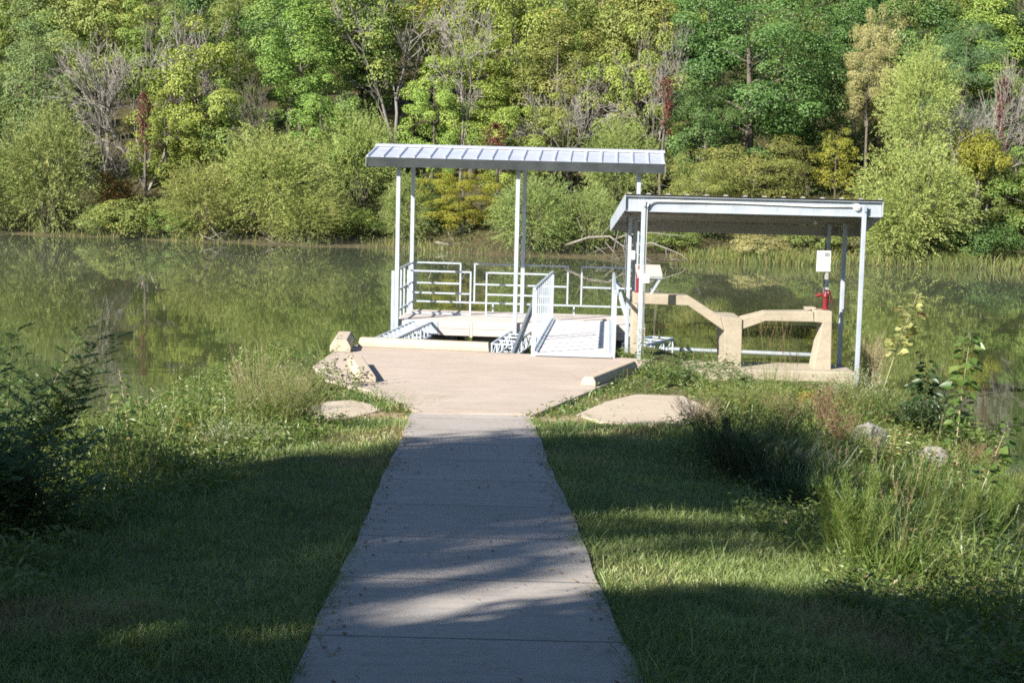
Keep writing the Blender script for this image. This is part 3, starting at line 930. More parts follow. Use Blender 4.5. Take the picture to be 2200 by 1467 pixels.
stop((-2.05, 22.88, 0), (-2.38, 24.75, 0), .28, .155, 'concrete wheel stop with its blunt end towards the path, left edge of the landing')
stop((-2.80, 26.40, 0), (-2.86, 27.75, 0), .34, .20, 'short concrete wheel stop at the back left corner of the landing')
e0, e1 = at_z(770, 745, PZ), at_z(1053, 757, PZ)
stop((e0.x, e0.y + .12, 0), (e1.x, e1.y + .12, 0), .22, .15, 'long concrete wheel stop lying across the back of the landing in front of the water')
stop((1.10, 23.05, 0), (1.86, 25.15, 0), .22, .13, 'concrete wheel stop along the right edge of the landing, its near end lit')


def flat_slab(name, pts, z, th, label, mat, cat):
    po = [tuple(at_z(x, y, z)[:2]) for x, y in pts]
    z = max(float(ground_z(x, y)) for x, y in po) + .02
    po = [tuple(at_z(x, y, z)[:2]) for x, y in pts]
    o = MB().slab(po, z - th, z).build(name, mat, None, .02)
    return tag(o, label, cat)


flat_slab('concrete_slab', [(640, 880), (700, 862), (755, 858), (800, 868), (815, 882), (760, 895), (690, 905), (645, 905)], .86, .3, 'cracked flat concrete slab in the grass left of the landing', M['stop'], 'slab')
flat_slab('concrete_slab', [(1235, 890), (1300, 862), (1365, 846), (1470, 850), (1530, 880), (1500, 915), (1400, 912), (1290, 905)], .875, .3, 'pale dusty concrete slab in the grass right of the landing', M['stop'], 'slab')


def rock(px, py, z, r, seed, label):
    import bmesh
    p = at_z(px, py, z); rng = np.random.default_rng(seed)
    bm = bmesh.new(); bmesh.ops.create_icosphere(bm, subdivisions=4, radius=1)
    pl = [(unit(rng.normal(size=3)), rng.uniform(.55, .85)) for _ in range(11)]
    for v in bm.verts:
        q = np.array(v.co)
        for n_, d_ in pl:
            t = q @ n_
            if t > d_: q = q - n_ * (t - d_)
        q = q * (1 + .05 * math.sin(q[0] * 9 + seed) * math.cos(q[1] * 8 + q[2] * 7) + .035 * math.sin(q[2] * 23 + q[0] * 17 + seed) * math.sin(q[1] * 21 + 2) + rng.normal() * .012)
        v.co = q * np.array(r)
    me = bpy.data.meshes.new('boulder'); bm.to_mesh(me); bm.free()
    o = link_mesh('boulder', me, M['rock']); o.location = (p.x, p.y, float(ground_z(p.x, p.y)) + .42 * r[2]); o.rotation_euler = (0, 0, seed * 1.3)
    return tag(o, label, 'boulder', 'pale boulders in the weeds on the bank')


rock(1862, 942, .80, (.33, .28, .31), 3, 'largest pale boulder, upright, among the weeds right of the path')
rock(1750, 980, .92, (.33, .26, .19), 8, 'low rough boulder half sunk in the weeds left of the upright pale one')
rock(2002, 962, .56, (.24, .2, .18), 12, 'small pale boulder nearest the water on the bank at right')


# ------------------------------------------------------------------ tree prototypes (built once, copied per tree)
def limb_pts(a, b, sag, n=5):
    a, b = Vector(a), Vector(b)
    side = Vector((random.uniform(-1, 1), random.uniform(-1, 1), 0)) * (b - a).length * .08
    return [a.lerp(b, t) + side * math.sin(math.pi * t) + Vector((0, 0, sag * math.sin(math.pi * t))) for t in [k / (n - 1) for k in range(n)]]


def trunk_mesh(name, H, r0, tips, zfrac=(.2, .8), bend=.25, n=6, fork=1):
    m = MB()
    top = Vector((random.uniform(-bend, bend), random.uniform(-bend, bend), H * .82))
    pts = []
    ph = random.random() * 6
    for k in range(9):
        t = k / 8
        pts.append(Vector((top.x * t + bend * .6 * math.sin(ph + 4 * t) * t, top.y * t + bend * .6 * math.cos(ph + 3 * t) * t, H * .82 * t - .3 * (1 - t))))
    m.tube(pts, [r0 * (1 - .85 * k / 8) * (1.25 if k == 0 else 1) for k in range(9)], 8)
    for tp in tips:
        tp = Vector(tp)
        zt = max(zfrac[0] * H, min(zfrac[1] * H, tp.z - .35 * math.hypot(tp.x, tp.y)))
        k = zt / (H * .82) * 8; i = int(min(7, k)); a = pts[i].lerp(pts[i + 1], k - i)
        L = (tp - a).length
        rr = r0 * (1 - .85 * k / 8) * .55
        m.tube(limb_pts(a, tp, .06 * L), [rr, rr * .8, rr * .6, rr * .4, .012], n)
    return m.mesh(name)


def clumps_in(rng, N, Rr, z0, z1, lo=.45, skew=1.0, top=1.0):
    """clump centres in an uneven ellipsoid shell"""
    d = unit(rng.normal(size=(N * 3, 3))); rad = rng.uniform(lo, 1, N * 3) ** .7
    az = np.arctan2(d[:, 1], d[:, 0])
    ph = rng.random(4) * 6
    lump = 1 + .16 * np.sin(2 * az + ph[0]) + .13 * np.sin(3 * az + ph[1] + 2 * d[:, 2]) + .10 * np.sin(5 * az + ph[2] + 4 * d[:, 2])
    P = d * (rad * lump)[:, None]
    P[:, :2] *= Rr
    P[:, 2] = (P[:, 2] * .5 + .5) * (z1 - z0) * top + z0
    ok = (P[:, 2] > z0 - .2) & (P[:, 2] < z1 + .3)
    return P[ok][:N]


def leaf_clumps(L, rng, C, rc, per, ll, lw, flat=.65, up=.6, out=.8, cen=None):
    """leaves spread over the outside of each clump"""
    ctr = C.mean(0) * np.array([1, 1, .7])
    for c in C:
        r = rc * rng.uniform(.65, 1.25); n = int(per * rng.uniform(.7, 1.3))
        d = unit(rng.normal(size=(n, 3)) + np.array([0, 0, .35])); q = d * (r * rng.uniform(.5, 1.05, n) ** .5)[:, None]
        q[:, 2] *= flat
        fc = d + .5 * unit(c - ctr) + np.array([0, 0, .25]); ax = np.cross(fc, rng.normal(size=(n, 3))) + d * .25; ax[:, 2] -= .3
        # leaves of one clump are of similar tone
        tone = rng.uniform(0, 1)
        quads(L, c + q, ax, ll * rng.uniform(.7, 1.3, n), lw * rng.uniform(.7, 1.3, n), rng, up, np.clip(.55 * tone + .45 * rng.random(n), 0, 1), unit(fc))


PROTO = {}


def proto(name, crown_me, trunk_me, H, Rr): PROTO[name] = (crown_me, trunk_me, H, Rr)


def make_broad(name, seed, H, Rr, z0, N, rc, per, ll, lw, r0=.16, flat=.65, lo=.45):
    rng = np.random.default_rng(seed); random.seed(seed)
    C = clumps_in(rng, N, Rr - rc * .6, z0, H - rc * .5, lo)
    L = Leaves(); leaf_clumps(L, rng, C, rc, per, ll, lw, flat)
    tips = C[rng.choice(len(C), min(26, len(C)), False)]
    proto(name, L.mesh(name + '_crown'), trunk_mesh(name + '_trunk', H, r0, tips), H, Rr)


def make_willow(name, seed, H, Rr, strands=950, per=15, ll=.19, lw=.042, z0=.1):
    rng = np.random.default_rng(seed); random.seed(seed)
    L = Leaves()
    C = clumps_in(rng, strands, Rr * .86, z0, H * .93, .3)
    cen = np.array([0, 0, H * .30])
    out = unit((C - cen) * np.array([1, 1, .8]))
    d0 = unit(out + rng.normal(size=C.shape) * .35 + np.array([0, 0, .55]))
    ln = rng.uniform(.55, 1.25, len(C)) * (H / 5.5) ** .3
    tone = rng.random(len(C))
    for k in range(per):
        t = (k + rng.random(len(C))) / per * ln
        P = C + d0 * t[:, None] + np.stack([0 * t, 0 * t, -.42 * t * t], 1)
        dirv = unit(d0 + np.stack([0 * t, 0 * t, -.84 * t], 1) + rng.normal(size=C.shape) * .32)
        quads(L, P + rng.normal(size=P.shape) * .03, dirv, ll * rng.uniform(.7, 1.3, len(C)), lw, rng, .3, np.clip(.6 * tone + .4 * rng.random(len(C)), 0, 1), unit(out + np.array([0, 0, .3]) + rng.normal(size=C.shape) * .2))
    tips = C[rng.choice(len(C), 30, False)]
    m = MB()
    for tp in tips:
        a = (random.uniform(-.3, .3), random.uniform(-.3, .3), -.2)
        m.tube(limb_pts(a, tp, .05), [.06, .045, .03, .02, .008], 5)
    proto(name, L.mesh(name + '_crown'), m.mesh(name + '_trunk'), H, Rr)


def branch_rec(m, p, d, L, r, depth, spread, segs=3, twig=.008, kids=(2, 4)):
    pts = [Vector(p)]; dd = Vector(d)
    for k in range(segs):
        dd = (dd + Vector((random.gauss(0, .12), random.gauss(0, .12), random.gauss(.02, .08)))).normalized()
        pts.append(pts[-1] + dd * L / segs)
    r1 = max(twig, r * .55)
    m.tube(pts, [r + (r1 - r) * k / segs for k in range(segs + 1)], 6 if r > .04 else 4, False)
    if depth == 0: return
    for k in range(random.randint(*kids)):
        t = random.uniform(.45, 1)
        i = min(segs - 1, int(t * segs)); a = pts[i].lerp(pts[i + 1], t * segs - i)
        nd_ = (dd + Vector((random.gauss(0, spread), random.gauss(0, spread), random.gauss(.05, spread * .7)))).normalized()
        branch_rec(m, a, nd_, L * random.uniform(.5, .8), r1 * random.uniform(.6, .9), depth - 1, spread, segs, twig, kids)


def make_bare(name, seed, H, stems=3, lean=.25, spread=.5, depth=4, r0=.11, twig=.012, kids=(3, 4)):
    random.seed(seed); m = MB()
    for s_ in range(stems):
        d = Vector((random.gauss(0, lean), random.gauss(0, lean), 1)).normalized()
        branch_rec(m, (random.uniform(-.2, .2), random.uniform(-.2, .2), -.2), d, H * .42, r0 * random.uniform(.7, 1), depth, spread, 4, twig, kids)
    proto(name, None, m.mesh(name), H, H * .35)


make_broad('broad_a', 1, 8, 3.0, .8, 60, .74, 315, 0.116, 0.084)
make_broad('broad_b', 2, 8, 3.0, .5, 70, .60, 270, 0.112, 0.076)
make_broad('broad_c', 3, 8, 3.0, 1.2, 46, .86, 390, 0.124, 0.084, flat=.5)
make_broad('tall_a', 4, 12, 3.0, 3.0, 70, .80, 315, 0.120, 0.084, .2)
make_broad('tall_b', 5, 12, 3.0, 2.2, 56, .92, 390, 0.124, 0.084, .2, .5)
make_broad('oak', 6, 12, 4.6, .9, 116, .95, 345, 0.132, 0.080, .3, .55, .45)
make_broad('shrub_a', 7, 2.6, 1.8, .15, 60, .45, 180, 0.092, 0.060, .05)
make_broad('shrub_b', 8, 2.6, 1.8, .15, 70, .38, 180, 0.088, 0.036, .05)
make_broad('locust', 9, 6, 4.0, 1.0, 95, .9, 225, 0.136, 0.040, .13, .35)
make_broad('feather', 10, 10, 3.2, .8, 110, .95, 255, 0.144, 0.040, .18, .55)
make_broad('sparse', 11, 9, 2.6, 2.0, 55, .6, 90, 0.152, 0.096, .12, .6)
make_broad('pine', 12, 9, 3.4, 1.0, 90, .8, 190, .24, .022, .2, .38)
make_broad('vine', 13, 4, .75, .0, 20, .30, 40, .17, .12, .03, .9)
make_willow('willow_a', 21, 5.5, 3.0, 1900, 18, .13, .040)
make_willow('willow_b', 22, 5.5, 3.0, 2100, 17, .13, .038)
make_willow('willow_c', 23, 7.0, 2.6, 1900, 17, .13, .040, .6)
make_broad('shade_top', 15, 13, 4.5, 8.2, 70, 1.15, 56, .46, .32, .28)
make_broad('shade', 14, 13, 4.5, 3.2, 150, 1.25, 60, .46, .32, .28)
make_bare('bare_a', 31, 8, 4, .30, .45, 4, .10, .016)
make_bare('bare_b', 32, 9, 2, .15, .55, 4, .13, .018)
make_bare('bare_c', 33, 5, 7, .45, .40, 3, .05, .012)


def put(kind, name, loc, H, Rr, mat, bark, label, cat='tree', group=None, rz=None):
    cme, tme, H0, R0 = PROTO[kind]
    sc = (Rr / R0, Rr / R0, H / H0)
    o = empty(name, loc, random.uniform(0, 6.28) if rz is None else rz, label, cat, group)
    o.scale = sc
    for nm, me, mt in ((('crown' if cat == 'tree' else 'foliage'), cme, mat), (('trunk' if cat == 'tree' else 'stems'), tme, bark)):
        if me is None: continue
        if len(me.materials) == 0: me.materials.append(None)
        c = bpy.data.objects.new(nm, me); COL.objects.link(c); c.parent = o
        c.material_slots[0].link = 'OBJECT'; c.material_slots[0].material = M[mt]
    return o


def far(kind, name, px, ptop, hw, t, mat, label, cat='tree', group=None, bark='bark', pbase=None):
    """tree whose crown shows at photo column px, top row ptop, half width hw (photo pixels), t metres behind the waterline"""
    v = at_y(px, ptop, 74); Yw = float(shore_y(v.x)) + t
    v = at_y(px, ptop, Yw); zb = float(hill_z(v.x, Yw))
    if pbase is not None: zb = at_y(px, pbase, Yw).z
    o = put(kind, name, (v.x, Yw, zb), v.z - zb, hw * Yw / FPX, mat, bark, label, cat, group)
    if pbase is not None:                                      # a bare lower stem down to the slope
        g = (float(hill_z(v.x, Yw)) - zb - .2) / o.scale.z; k = .07 / o.scale.x
        MB().tube([(.4 * k, 0, g), (-2 * k, k, g * .5), (0, 0, .1)], [k * 1.3, k, k * .8], 7).build('trunk', M[bark], o)
    return o


random.seed(5)
F = far
G1, G2, G3 = 'willow bushes along the far waterline', 'trees on the far hillside', 'low shrubs along the far waterline'
# waterline row
F('willow_a', 'willow_bush', 105, 215, 108, 1.3, 'willow', 'tall rounded olive willow bush at the water on the far left', 'bush', G1)
F('willow_b', 'willow_bush', -30, 290, 95, 1.1, 'willow', 'willow bush cut by the left picture edge', 'bush', G1)
F('willow_b', 'willow_bush', 590, 265, 128, 2.3, 'willow_gold', 'largest golden olive willow bush, left of the dock roof', 'bush', G1)
F('willow_a', 'willow_bush', 440, 345, 92, 1.5, 'willow_gold', 'middle height willow bush leaning against the largest one on its left', 'bush', G1)
F('willow_a', 'willow_bush', 660, 400, 85, 1.4, 'willow_gold', 'low willow bush at the foot of the largest one, on its right', 'bush', G1)
F('willow_b', 'willow_bush', 775, 232, 90, 7, 'willow_gold', 'yellowish willow bush rising behind the left end of the dock roof', 'bush', G1)
F('willow_a', 'willow_bush', 880, 370, 72, 2.3, 'willow', 'dark willow bush between the two left dock posts', 'bush', G1)
F('willow_b', 'willow_bush', 1150, 372, 100, 1.3, 'willow', 'broad dark willow bush behind the middle dock post', 'bush', G1)
F('willow_a', 'willow_bush', 1270, 400, 80, 2.1, 'willow', 'willow bush behind the fallen tree, left of the small shelter', 'bush', G1)
F('willow_b', 'willow_bush', 1330, 245, 85, 8, 'willow', 'olive willow above the right end of the dock roof', 'bush', G1)
F('willow_a', 'willow_bush', 1975, 300, 145, 2.6, 'willow_gold', 'big round golden willow bush hanging over the water right of the shelter', 'bush', G1, pbase=560)
F('willow_b', 'willow_tree', 1985, 88, 88, 6.0, 'willow_gold', 'tall golden willow crown rising behind the big round one at right', 'tree', pbase=350)
F('willow_b', 'willow_bush', 1925, 395, 80, 1.1, 'willow_gold', 'small golden willow bush just behind the right shelter post', 'bush', G1)
F('locust', 'locust_tree', 1620, 290, 165, 5.5, 'leaf_olive', 'broad spreading olive tree behind the small shelter roof', 'tree')
F('locust', 'locust_tree', 1500, 335, 105, 3.5, 'leaf_olive', 'low spreading olive tree behind the left end of the small shelter roof', 'tree')
F('broad_b', 'yellow_tree', 1000, 350, 92, 3.5, 'leaf_yellow', 'bright yellow leaved tree seen under the dock roof left of the middle post', 'tree')
F('broad_a', 'green_tree', 935, 365, 60, 4.5, 'leaf_bright', 'fresh green tree seen under the dock roof right of the left posts', 'tree')
F('shrub_a', 'shrub', 290, 415, 90, 1.2, 'leaf_olive', 'low olive shrub between the two big willow bushes at left', 'shrub', G3)
F('shrub_b', 'shrub', 215, 430, 55, 1.0, 'willow', 'low fine leaved shrub touching the left willow bush', 'shrub', G3)
F('shrub_a', 'shrub', 250, 360, 60, 4.0, 'leaf_orange', 'rusty orange leaved shrub in the dark gap at left', 'shrub', G3)
F('shrub_b', 'shrub', 375, 440, 70, 1.0, 'leaf_mid', 'small green shrub at the left foot of the golden willows', 'shrub', G3)
F('shrub_a', 'shrub', 760, 440, 60, 2.2, 'leaf_bright', 'small bright green shrub right of the golden willows', 'shrub', G3)
F('shrub_a', 'shrub', 1640, 497, 75, 1.6, 'leaf_pale', 'low pale green shrub at the water seen under the small shelter', 'shrub', G3)
F('shrub_b', 'shrub', 1440, 470, 75, 2.5, 'leaf_mid', 'dark green shrub behind the pale fallen branches', 'shrub', G3)
F('shrub_a', 'shrub', 1760, 470, 65, 2.5, 'leaf_mid', 'shrub in deep shade behind the notice sign', 'shrub', G3)
F('shrub_a', 'shrub', 2120, 470, 85, 2.0, 'leaf_oak', 'dark green shrub at the water near the right picture edge', 'shrub', G3)
F('broad_b', 'green_tree', 2165, 330, 80, 4.5, 'leaf_mid', 'dark green tree at the right picture edge above the water', 'tree')
F('broad_a', 'green_tree', 2270, 280, 110, 3.5, 'leaf_mid', 'green tree cut by the right picture edge', 'tree')
# second row
F('feather', 'locust_tree', 75, -25, 130, 9, 'leaf_blue', 'large blue green feathery tree filling the upper left corner', 'tree')
F('feather', 'locust_tree', -90, 60, 120, 7, 'leaf_blue', 'blue green feathery tree at the left picture edge', 'tree')
F('bare_a', 'dead_tree', 310, -40, 120, 10, None, 'grey leafless tree with fanning branches at upper left', 'tree', None, 'dead')
F('bare_b', 'dead_tree', 225, 60, 90, 8, None, 'grey leafless tree in the dark gap right of the blue green tree', 'tree', None, 'dead')
F('broad_a', 'maple_tree', 430, 40, 130, 9, 'leaf_yg', 'yellow green maple behind the gap between the big willows', 'tree')
F('broad_b', 'maple_tree', 350, 200, 95, 6.5, 'leaf_yg', 'smaller yellow green maple in front of the taller one at left', 'tree')
F('broad_c', 'maple_tree', 500, 165, 90, 7.5, 'leaf_mid', 'green maple just above the largest golden willow', 'tree')
F('tall_a', 'ash_tree', 650, -40, 110, 12, 'leaf_bright', 'bright green tall tree left of the forked trunk', 'tree')
F('broad_b', 'green_tree', 690, 165, 100, 8.5, 'leaf_bright', 'fresh green round tree just left of the dock roof', 'tree')
F('shrub_a', 'shrub', 770, 185, 80, 10, 'leaf_blue', 'pale green shrub below the forked bare trunk', 'shrub')
F('bare_b', 'dead_tree', 850, -60, 120, 13, None, 'forked tree with two bare brown trunks above the dock roof', 'tree', None, 'dead')
F('sparse', 'thin_tree', 790, -30, 110, 14, 'leaf_mid', 'thin leaved dark tree behind the forked trunk', 'tree')
F('broad_b', 'maple_tree', 930, 130, 90, 9.5, 'leaf_yg', 'yellow green tree above the left half of the dock roof', 'tree')
F('tall_b', 'maple_tree', 1020, 40, 105, 12, 'leaf_yg', 'tall yellow green tree above the middle of the dock roof', 'tree')
F('broad_a', 'maple_tree', 1080, 190, 85, 8, 'leaf_yg', 'low yellowish tree just above the middle of the dock roof', 'tree')
F('tall_a', 'brown_tree', 1200, 20, 100, 12, 'leaf_olive', 'olive tree above the right half of the dock roof', 'tree')
F('bare_c', 'dead_tree', 1130, 20, 60, 15, None, 'grey dead brush at the top above the dock roof', 'tree', None, 'dead')
F('bare_a', 'dead_tree', 1235, 90, 80, 9, None, 'slanting bare branches beside the olive tree', 'tree', None, 'dead')
F('broad_c', 'maple_tree', 1185, 195, 80, 8.5, 'leaf_olive', 'olive tree behind the right half of the dock roof', 'tree')
F('broad_b', 'maple_tree', 1375, 60, 105, 10, 'leaf_yg', 'yellow green tree between the olive tree and the dark oak', 'tree')
F('vine', 'red_creeper', 1432, 140, 20, 6.0, 'leaf_red', 'red creeper climbing a trunk left of the dark oak', 'creeper', pbase=285)
F('vine', 'red_creeper', 1068, 250, 24, 5.2, 'leaf_red', 'dark red creeper just above the dock roof', 'creeper', pbase=335)
F('vine', 'red_creeper', 312, 170, 16, 4.2, 'leaf_red', 'thin reddish creeper on the bare trunk at left', 'creeper', pbase=330)
F('oak', 'oak_tree', 1625, -60, 200, 9.5, 'leaf_oak', 'big dark green oak filling the upper right above the small shelter', 'tree')
F('oak', 'oak_tree', 1520, 150, 95, 7.0, 'leaf_oak', 'smaller dark green oak at the left foot of the big one', 'tree')
F('broad_c', 'oak_tree', 1750, 60, 105, 11, 'leaf_oak', 'dark green tree on the right flank of the big oak', 'tree')
F('broad_b', 'pale_tree', 1872, 62, 74, 8.0, 'leaf_pale', 'pale yellow leaved small tree between the oak and the tall willow', 'tree', None, 'bark', 265)
F('broad_b', 'yellow_tree', 1900, -45, 60, 14, 'leaf_pale', 'pale yellow thin crown at the top above the pale small tree', 'tree')
F('pine', 'pine_tree', 2075, 10, 120, 12, 'pine', 'blue green pine at the upper right corner', 'tree')
F('bare_a', 'dead_tree', 1420, -20, 70, 9, None, 'grey leafless branches between the yellow green tree and the oak', 'tree', None, 'dead')
F('bare_b', 'dead_tree', 550, 150, 60, 6.5, None, 'dead trunk leaning among the maples above the golden willow', 'tree', None, 'bark')
F('bare_b', 'dead_tree', 1000, -40, 80, 10, None, 'bare pale trunk rising above the left half of the dock roof', 'tree', None, 'dead')
F('bare_c', 'dead_brush', 260, 250, 75, 6, None, 'grey dead brush in the dark gap between the left willows', 'brush', None, 'dead')
F('bare_a', 'dead_tree', 2120, 70, 75, 6, None, 'grey leafless tree in front of the pine at right', 'tree', None, 'dead')
F('bare_c', 'dead_brush', 2060, 190, 75, 5, None, 'grey leafless brush right of the tall willow', 'brush', None, 'dead', 330)
F('broad_b', 'green_tree', 2190, 170, 80, 7, 'leaf_mid', 'green tree with some red leaves at the right edge below the pine', 'tree')
F('vine', 'red_creeper', 2165, 130, 18, 5, 'leaf_red', 'thin red creeper at the right edge below the pine', 'creeper', pbase=330)
F('sparse', 'yellow_tree', 1800, 265, 55, 5.5, 'leaf_yellow', 'yellow green sprays in the dark hollow right of the oak', 'tree')
F('shrub_a', 'shrub', 2110, 265, 62, 4.8, 'leaf_yellow', 'golden yellow low crown beside the dead brush at right', 'shrub', pbase=395)
# third and fourth rows: hill trees whose crowns only show in gaps above
LAB3 = 'tree high on the far hillside, mostly hidden behind nearer crowns'
cyc = [('tall_a', 'leaf_mid'), ('tall_b', 'leaf_bright'), ('broad_a', 'leaf_yg'), ('tall_a', 'leaf_oak'), ('broad_c', 'leaf_olive'), ('tall_b', 'leaf_yg'), ('feather', 'leaf_mid'), ('broad_b', 'leaf_bright')]
k = 0
for row, (t0, top, stp) in enumerate(((16, -70, 150), (24, -190, 170), (34, -330, 185))):
    px = -420 + 70 * row
    while px < 2640:
        kd, mt = cyc[(k * 5 + row) % len(cyc)]; k += 1
        if px > 1450 and k % 3: mt = 'leaf_oak'
        F(kd, 'hill_tree', px + random.uniform(-35, 35), top + random.uniform(-60, 60), random.uniform(88, 125), t0 + random.uniform(-2, 3), mt, LAB3, 'tree', 'trees high on the far hillside')
        px += stp
# trees beyond both picture edges that the water still mirrors
for px, t_, tp in ((-230, 4, 120), (-340, 7, 30), (-480, 5, 80), (-620, 8, 0), (2380, 5, 150), (2480, 8, 20), (2620, 5, 90), (-760, 6, 40), (2780, 6, 30)):
    F('broad_a', 'bank_tree', px, tp, 120, t_, 'leaf_mid', 'tree on the far bank beyond the picture edge', 'tree', 'trees on the far bank beyond the picture edges')


# grasses along the far waterline
def shore_strip():
    rng = np.random.default_rng(77); L = Leaves()
    N = 70000
    x = rng.uniform(-34, 32, N); dens = .5 + .5 * np.sin(x * .8 + 1.5 * np.sin(x * .33))
    right = sm((x - 6.5) / 1.5); left = np.exp(-((x + 17) / 5) ** 2); mid = np.exp(-((x + 4) / 4) ** 2) * .6
    keep = rng.random(N) < np.clip(0 + .34 * right + .10 * left + .15 * mid, 0, 1) * (.35 + .65 * dens)
    x = x[keep]; n = len(x)
    t = rng.uniform(-.35, 1.6, n)
    y = shore_y(x) + t; z = np.maximum(hill_z(x, y), -.1)
    h = rng.uniform(.15, .62, n) * (.5 + .6 * np.interp(x, [-30, 6, 9, 30], [.45, .5, 1.1, 1.1]))
    blades(L, np.stack([x, y, z], 1), h, rng.uniform(.014, .03, n), rng.normal(size=(n, 2)) * .2 * h[:, None] * 2, rng)
    o = link_mesh('shore_grass', L.mesh('shore_grass'), M['shore_grass'])
    tag(o, 'yellowish grass along the far waterline', 'grass', None, 'stuff')


shore_strip()


# undergrowth that fills the hollows of the far bank
def undergrowth():
    rng = np.random.default_rng(99); L = Leaves(); N = 1500
    x = rng.uniform(-40, 38, N); t = rng.uniform(.8, 20, N) ** 1.0
    y = shore_y(x) + t; z = hill_z(x, y)
    C = np.stack([x, y, z + rng.uniform(.1, .7, N)], 1)
    leaf_clumps(L, rng, C, .7, 40, .12, .07)
    o = link_mesh('undergrowth', L.mesh('undergrowth'), M['undergrowth'])
    tag(o, 'low leafy undergrowth on the far bank', 'undergrowth', None, 'stuff')


undergrowth()


# ------------------------------------------------------------------ driftwood
def fallen(name, paths, label, cat, mat='drift'):
    m = MB()
    for pts, r in paths:
        P = [at_y(x, y, Yw) for x, y, Yw in pts]
        n = len(P); m.tube(P, [.5 * r * (1 - .75 * k / max(1, n - 1)) for k in range(n)], 7)
    return tag(m.build(name, M[mat], None, 0, True), label, cat)


S = 69.6
fallen('fallen_tree', [
    ([(1215, 527, S + 1), (1265, 510, S + .6), (1310, 508, S + .2), (1340, 530, S - .2), (1375, 548, S - .6), (1400, 562, S - .9)], .13),
    ([(1262, 511, S + .6), (1248, 490, S + .6), (1240, 470, S + .8), (1255, 455, S + .8)], .05),
    ([(1290, 508, S + .4), (1310, 485, S + .3), (1340, 470, S + .2), (1370, 465, S + .2)], .05),
    ([(1320, 515, S), (1345, 505, S - .4), (1400, 500, S - 1), (1440, 505, S - 1.2), (1480, 508, S - 1.3)], .08),
    ([(1340, 530, S - .2), (1400, 522, S - 1.2), (1440, 537, S - 1.6), (1465, 548, S - 1.8), (1480, 562, S - 2.0)], .085),
    ([(1430, 533, S - 1.4), (1432, 550, S - 1.6), (1427, 560, S - 1.7)], .04),
    ([(1440, 559, S - 1.8), (1450, 556, S - 1.9), (1475, 562, S - 2.0)], .04),
    ([(1330, 490, S), (1320, 530, S - .4), (1315, 556, S - .8)], .05),
    ([(1345, 500, S), (1340, 535, S - .4), (1345, 558, S - .8)], .045),
    ([(1300, 520, S), (1318, 540, S - .4), (1330, 560, S - .8)], .045),
    ([(1335, 488, S + .3), (1365, 430, S + .5), (1380, 400, S + .6)], .05),
    ([(1365, 506, S - .6), (1375, 525, S - .8), (1370, 560, S - 1)], .035),
    ([(1280, 530, S), (1300, 545, S - .3), (1295, 560, S - .6)], .035),
    ([(1310, 508, S + .2), (1325, 520, S), (1330, 545, S - .4)], .03),
    ([(1375, 548, S - .6), (1390, 530, S - .6), (1415, 520, S - .7), (1425, 508, S - .7)], .03),
    ([(1345, 505, S - .4), (1360, 490, S - .4), (1355, 470, S - .3)], .03),
    ([(1268, 510, S + .6), (1285, 495, S + .5), (1290, 470, S + .5), (1305, 450, S + .5)], .035),
    ([(1325, 530, S), (1290, 535, S), (1262, 548, S)], .04),
    ([(1400, 522, S - 1.2), (1410, 508, S - 1.2), (1435, 498, S - 1.2)], .025),
    ([(1355, 540, S - .5), (1345, 550, S - .6), (1310, 560, S - .8)], .03),
], 'pale dead tree fallen into the far water behind the small shelter', 'fallen tree')
fallen('driftwood_log', [([(935, 520, 74), (985, 531, 73.6), (1040, 528, 73.3), (1085, 538, 73.0)], .13), ([(985, 531, 73.6), (965, 505, 74), (960, 490, 74.3)], .05), ([(1010, 529, 73.5), (1030, 520, 73.7), (1050, 522, 73.8)], .04)],
       'pale driftwood log on the far bank seen through the dock posts', 'log')
fallen('dead_brush', [([(450, 512, 74.2), (475, 500, 74.4), (500, 505, 74.3)], .035), ([(455, 490, 74.5), (470, 510, 74.1), (490, 522, 73.9)], .03), ([(500, 490, 74.5), (480, 505, 74.3), (465, 518, 74)], .03), ([(430, 505, 74.4), (460, 516, 74.1), (495, 520, 73.9)], .03), ([(570, 512, 74), (585, 520, 73.9), (600, 524, 73.8)], .03)],
       'pale dead twigs at the water in front of the golden willows', 'brush')
fallen('stick', [([(926, 586, 53.5), (921, 600, 53.6), (922, 612, 53.6)], .035)], 'short stick standing out of the water behind the left dock railing', 'stick')
fallen('stick', [([(1004, 580, 53.5), (993, 598, 53.6), (986, 611, 53.6)], .03), ([(1000, 596, 53.6), (993, 600, 53.6)], .02)], 'forked stick standing out of the water in the gap of the back railing', 'stick')

# ------------------------------------------------------------------ trees behind the camera that shade the walk
# (x, y, height, crown radius): crowns stand so that one narrow sunlit gap falls across the walk
SH = [(-12.0, 3.25, 13.9, 1.75), (-12.2, 2.9, 13.0, 1.35), (-12.0, .3, 13.7, 1.35), (-14.3, -.8, 13.2, 1.6), (-14.6, -1.8, 13.2, 1.9), (-17.5, -4.2, 13.5, 2.1), (-9.2, -4.4, 12.3, 2.0), (-11.5, -8.0, 14.5, 2.9), (-17, -6, 14, 3.0),
      (-6.0, -7.5, 12, 3.2), (-2.5, -9, 12, 3.4), (3, -9.5, 13, 4), (-8, -14, 15, 5), (0, -16, 14, 5), (-15, -13, 16, 5), (8, -8, 13, 4.5), (10, -1, 12, 4), (-6, -.3, 9, 1.9), (-4.6, -1.8, 8, 1.8), (4.4, .2, 9, 2.2), (0, -5.2, 13, 3.4), (-10.7, -1.35, 13.6, .7), (-10.0, .1, 12.6, .5)]  # the crowns closest round the camera are added to block sky light
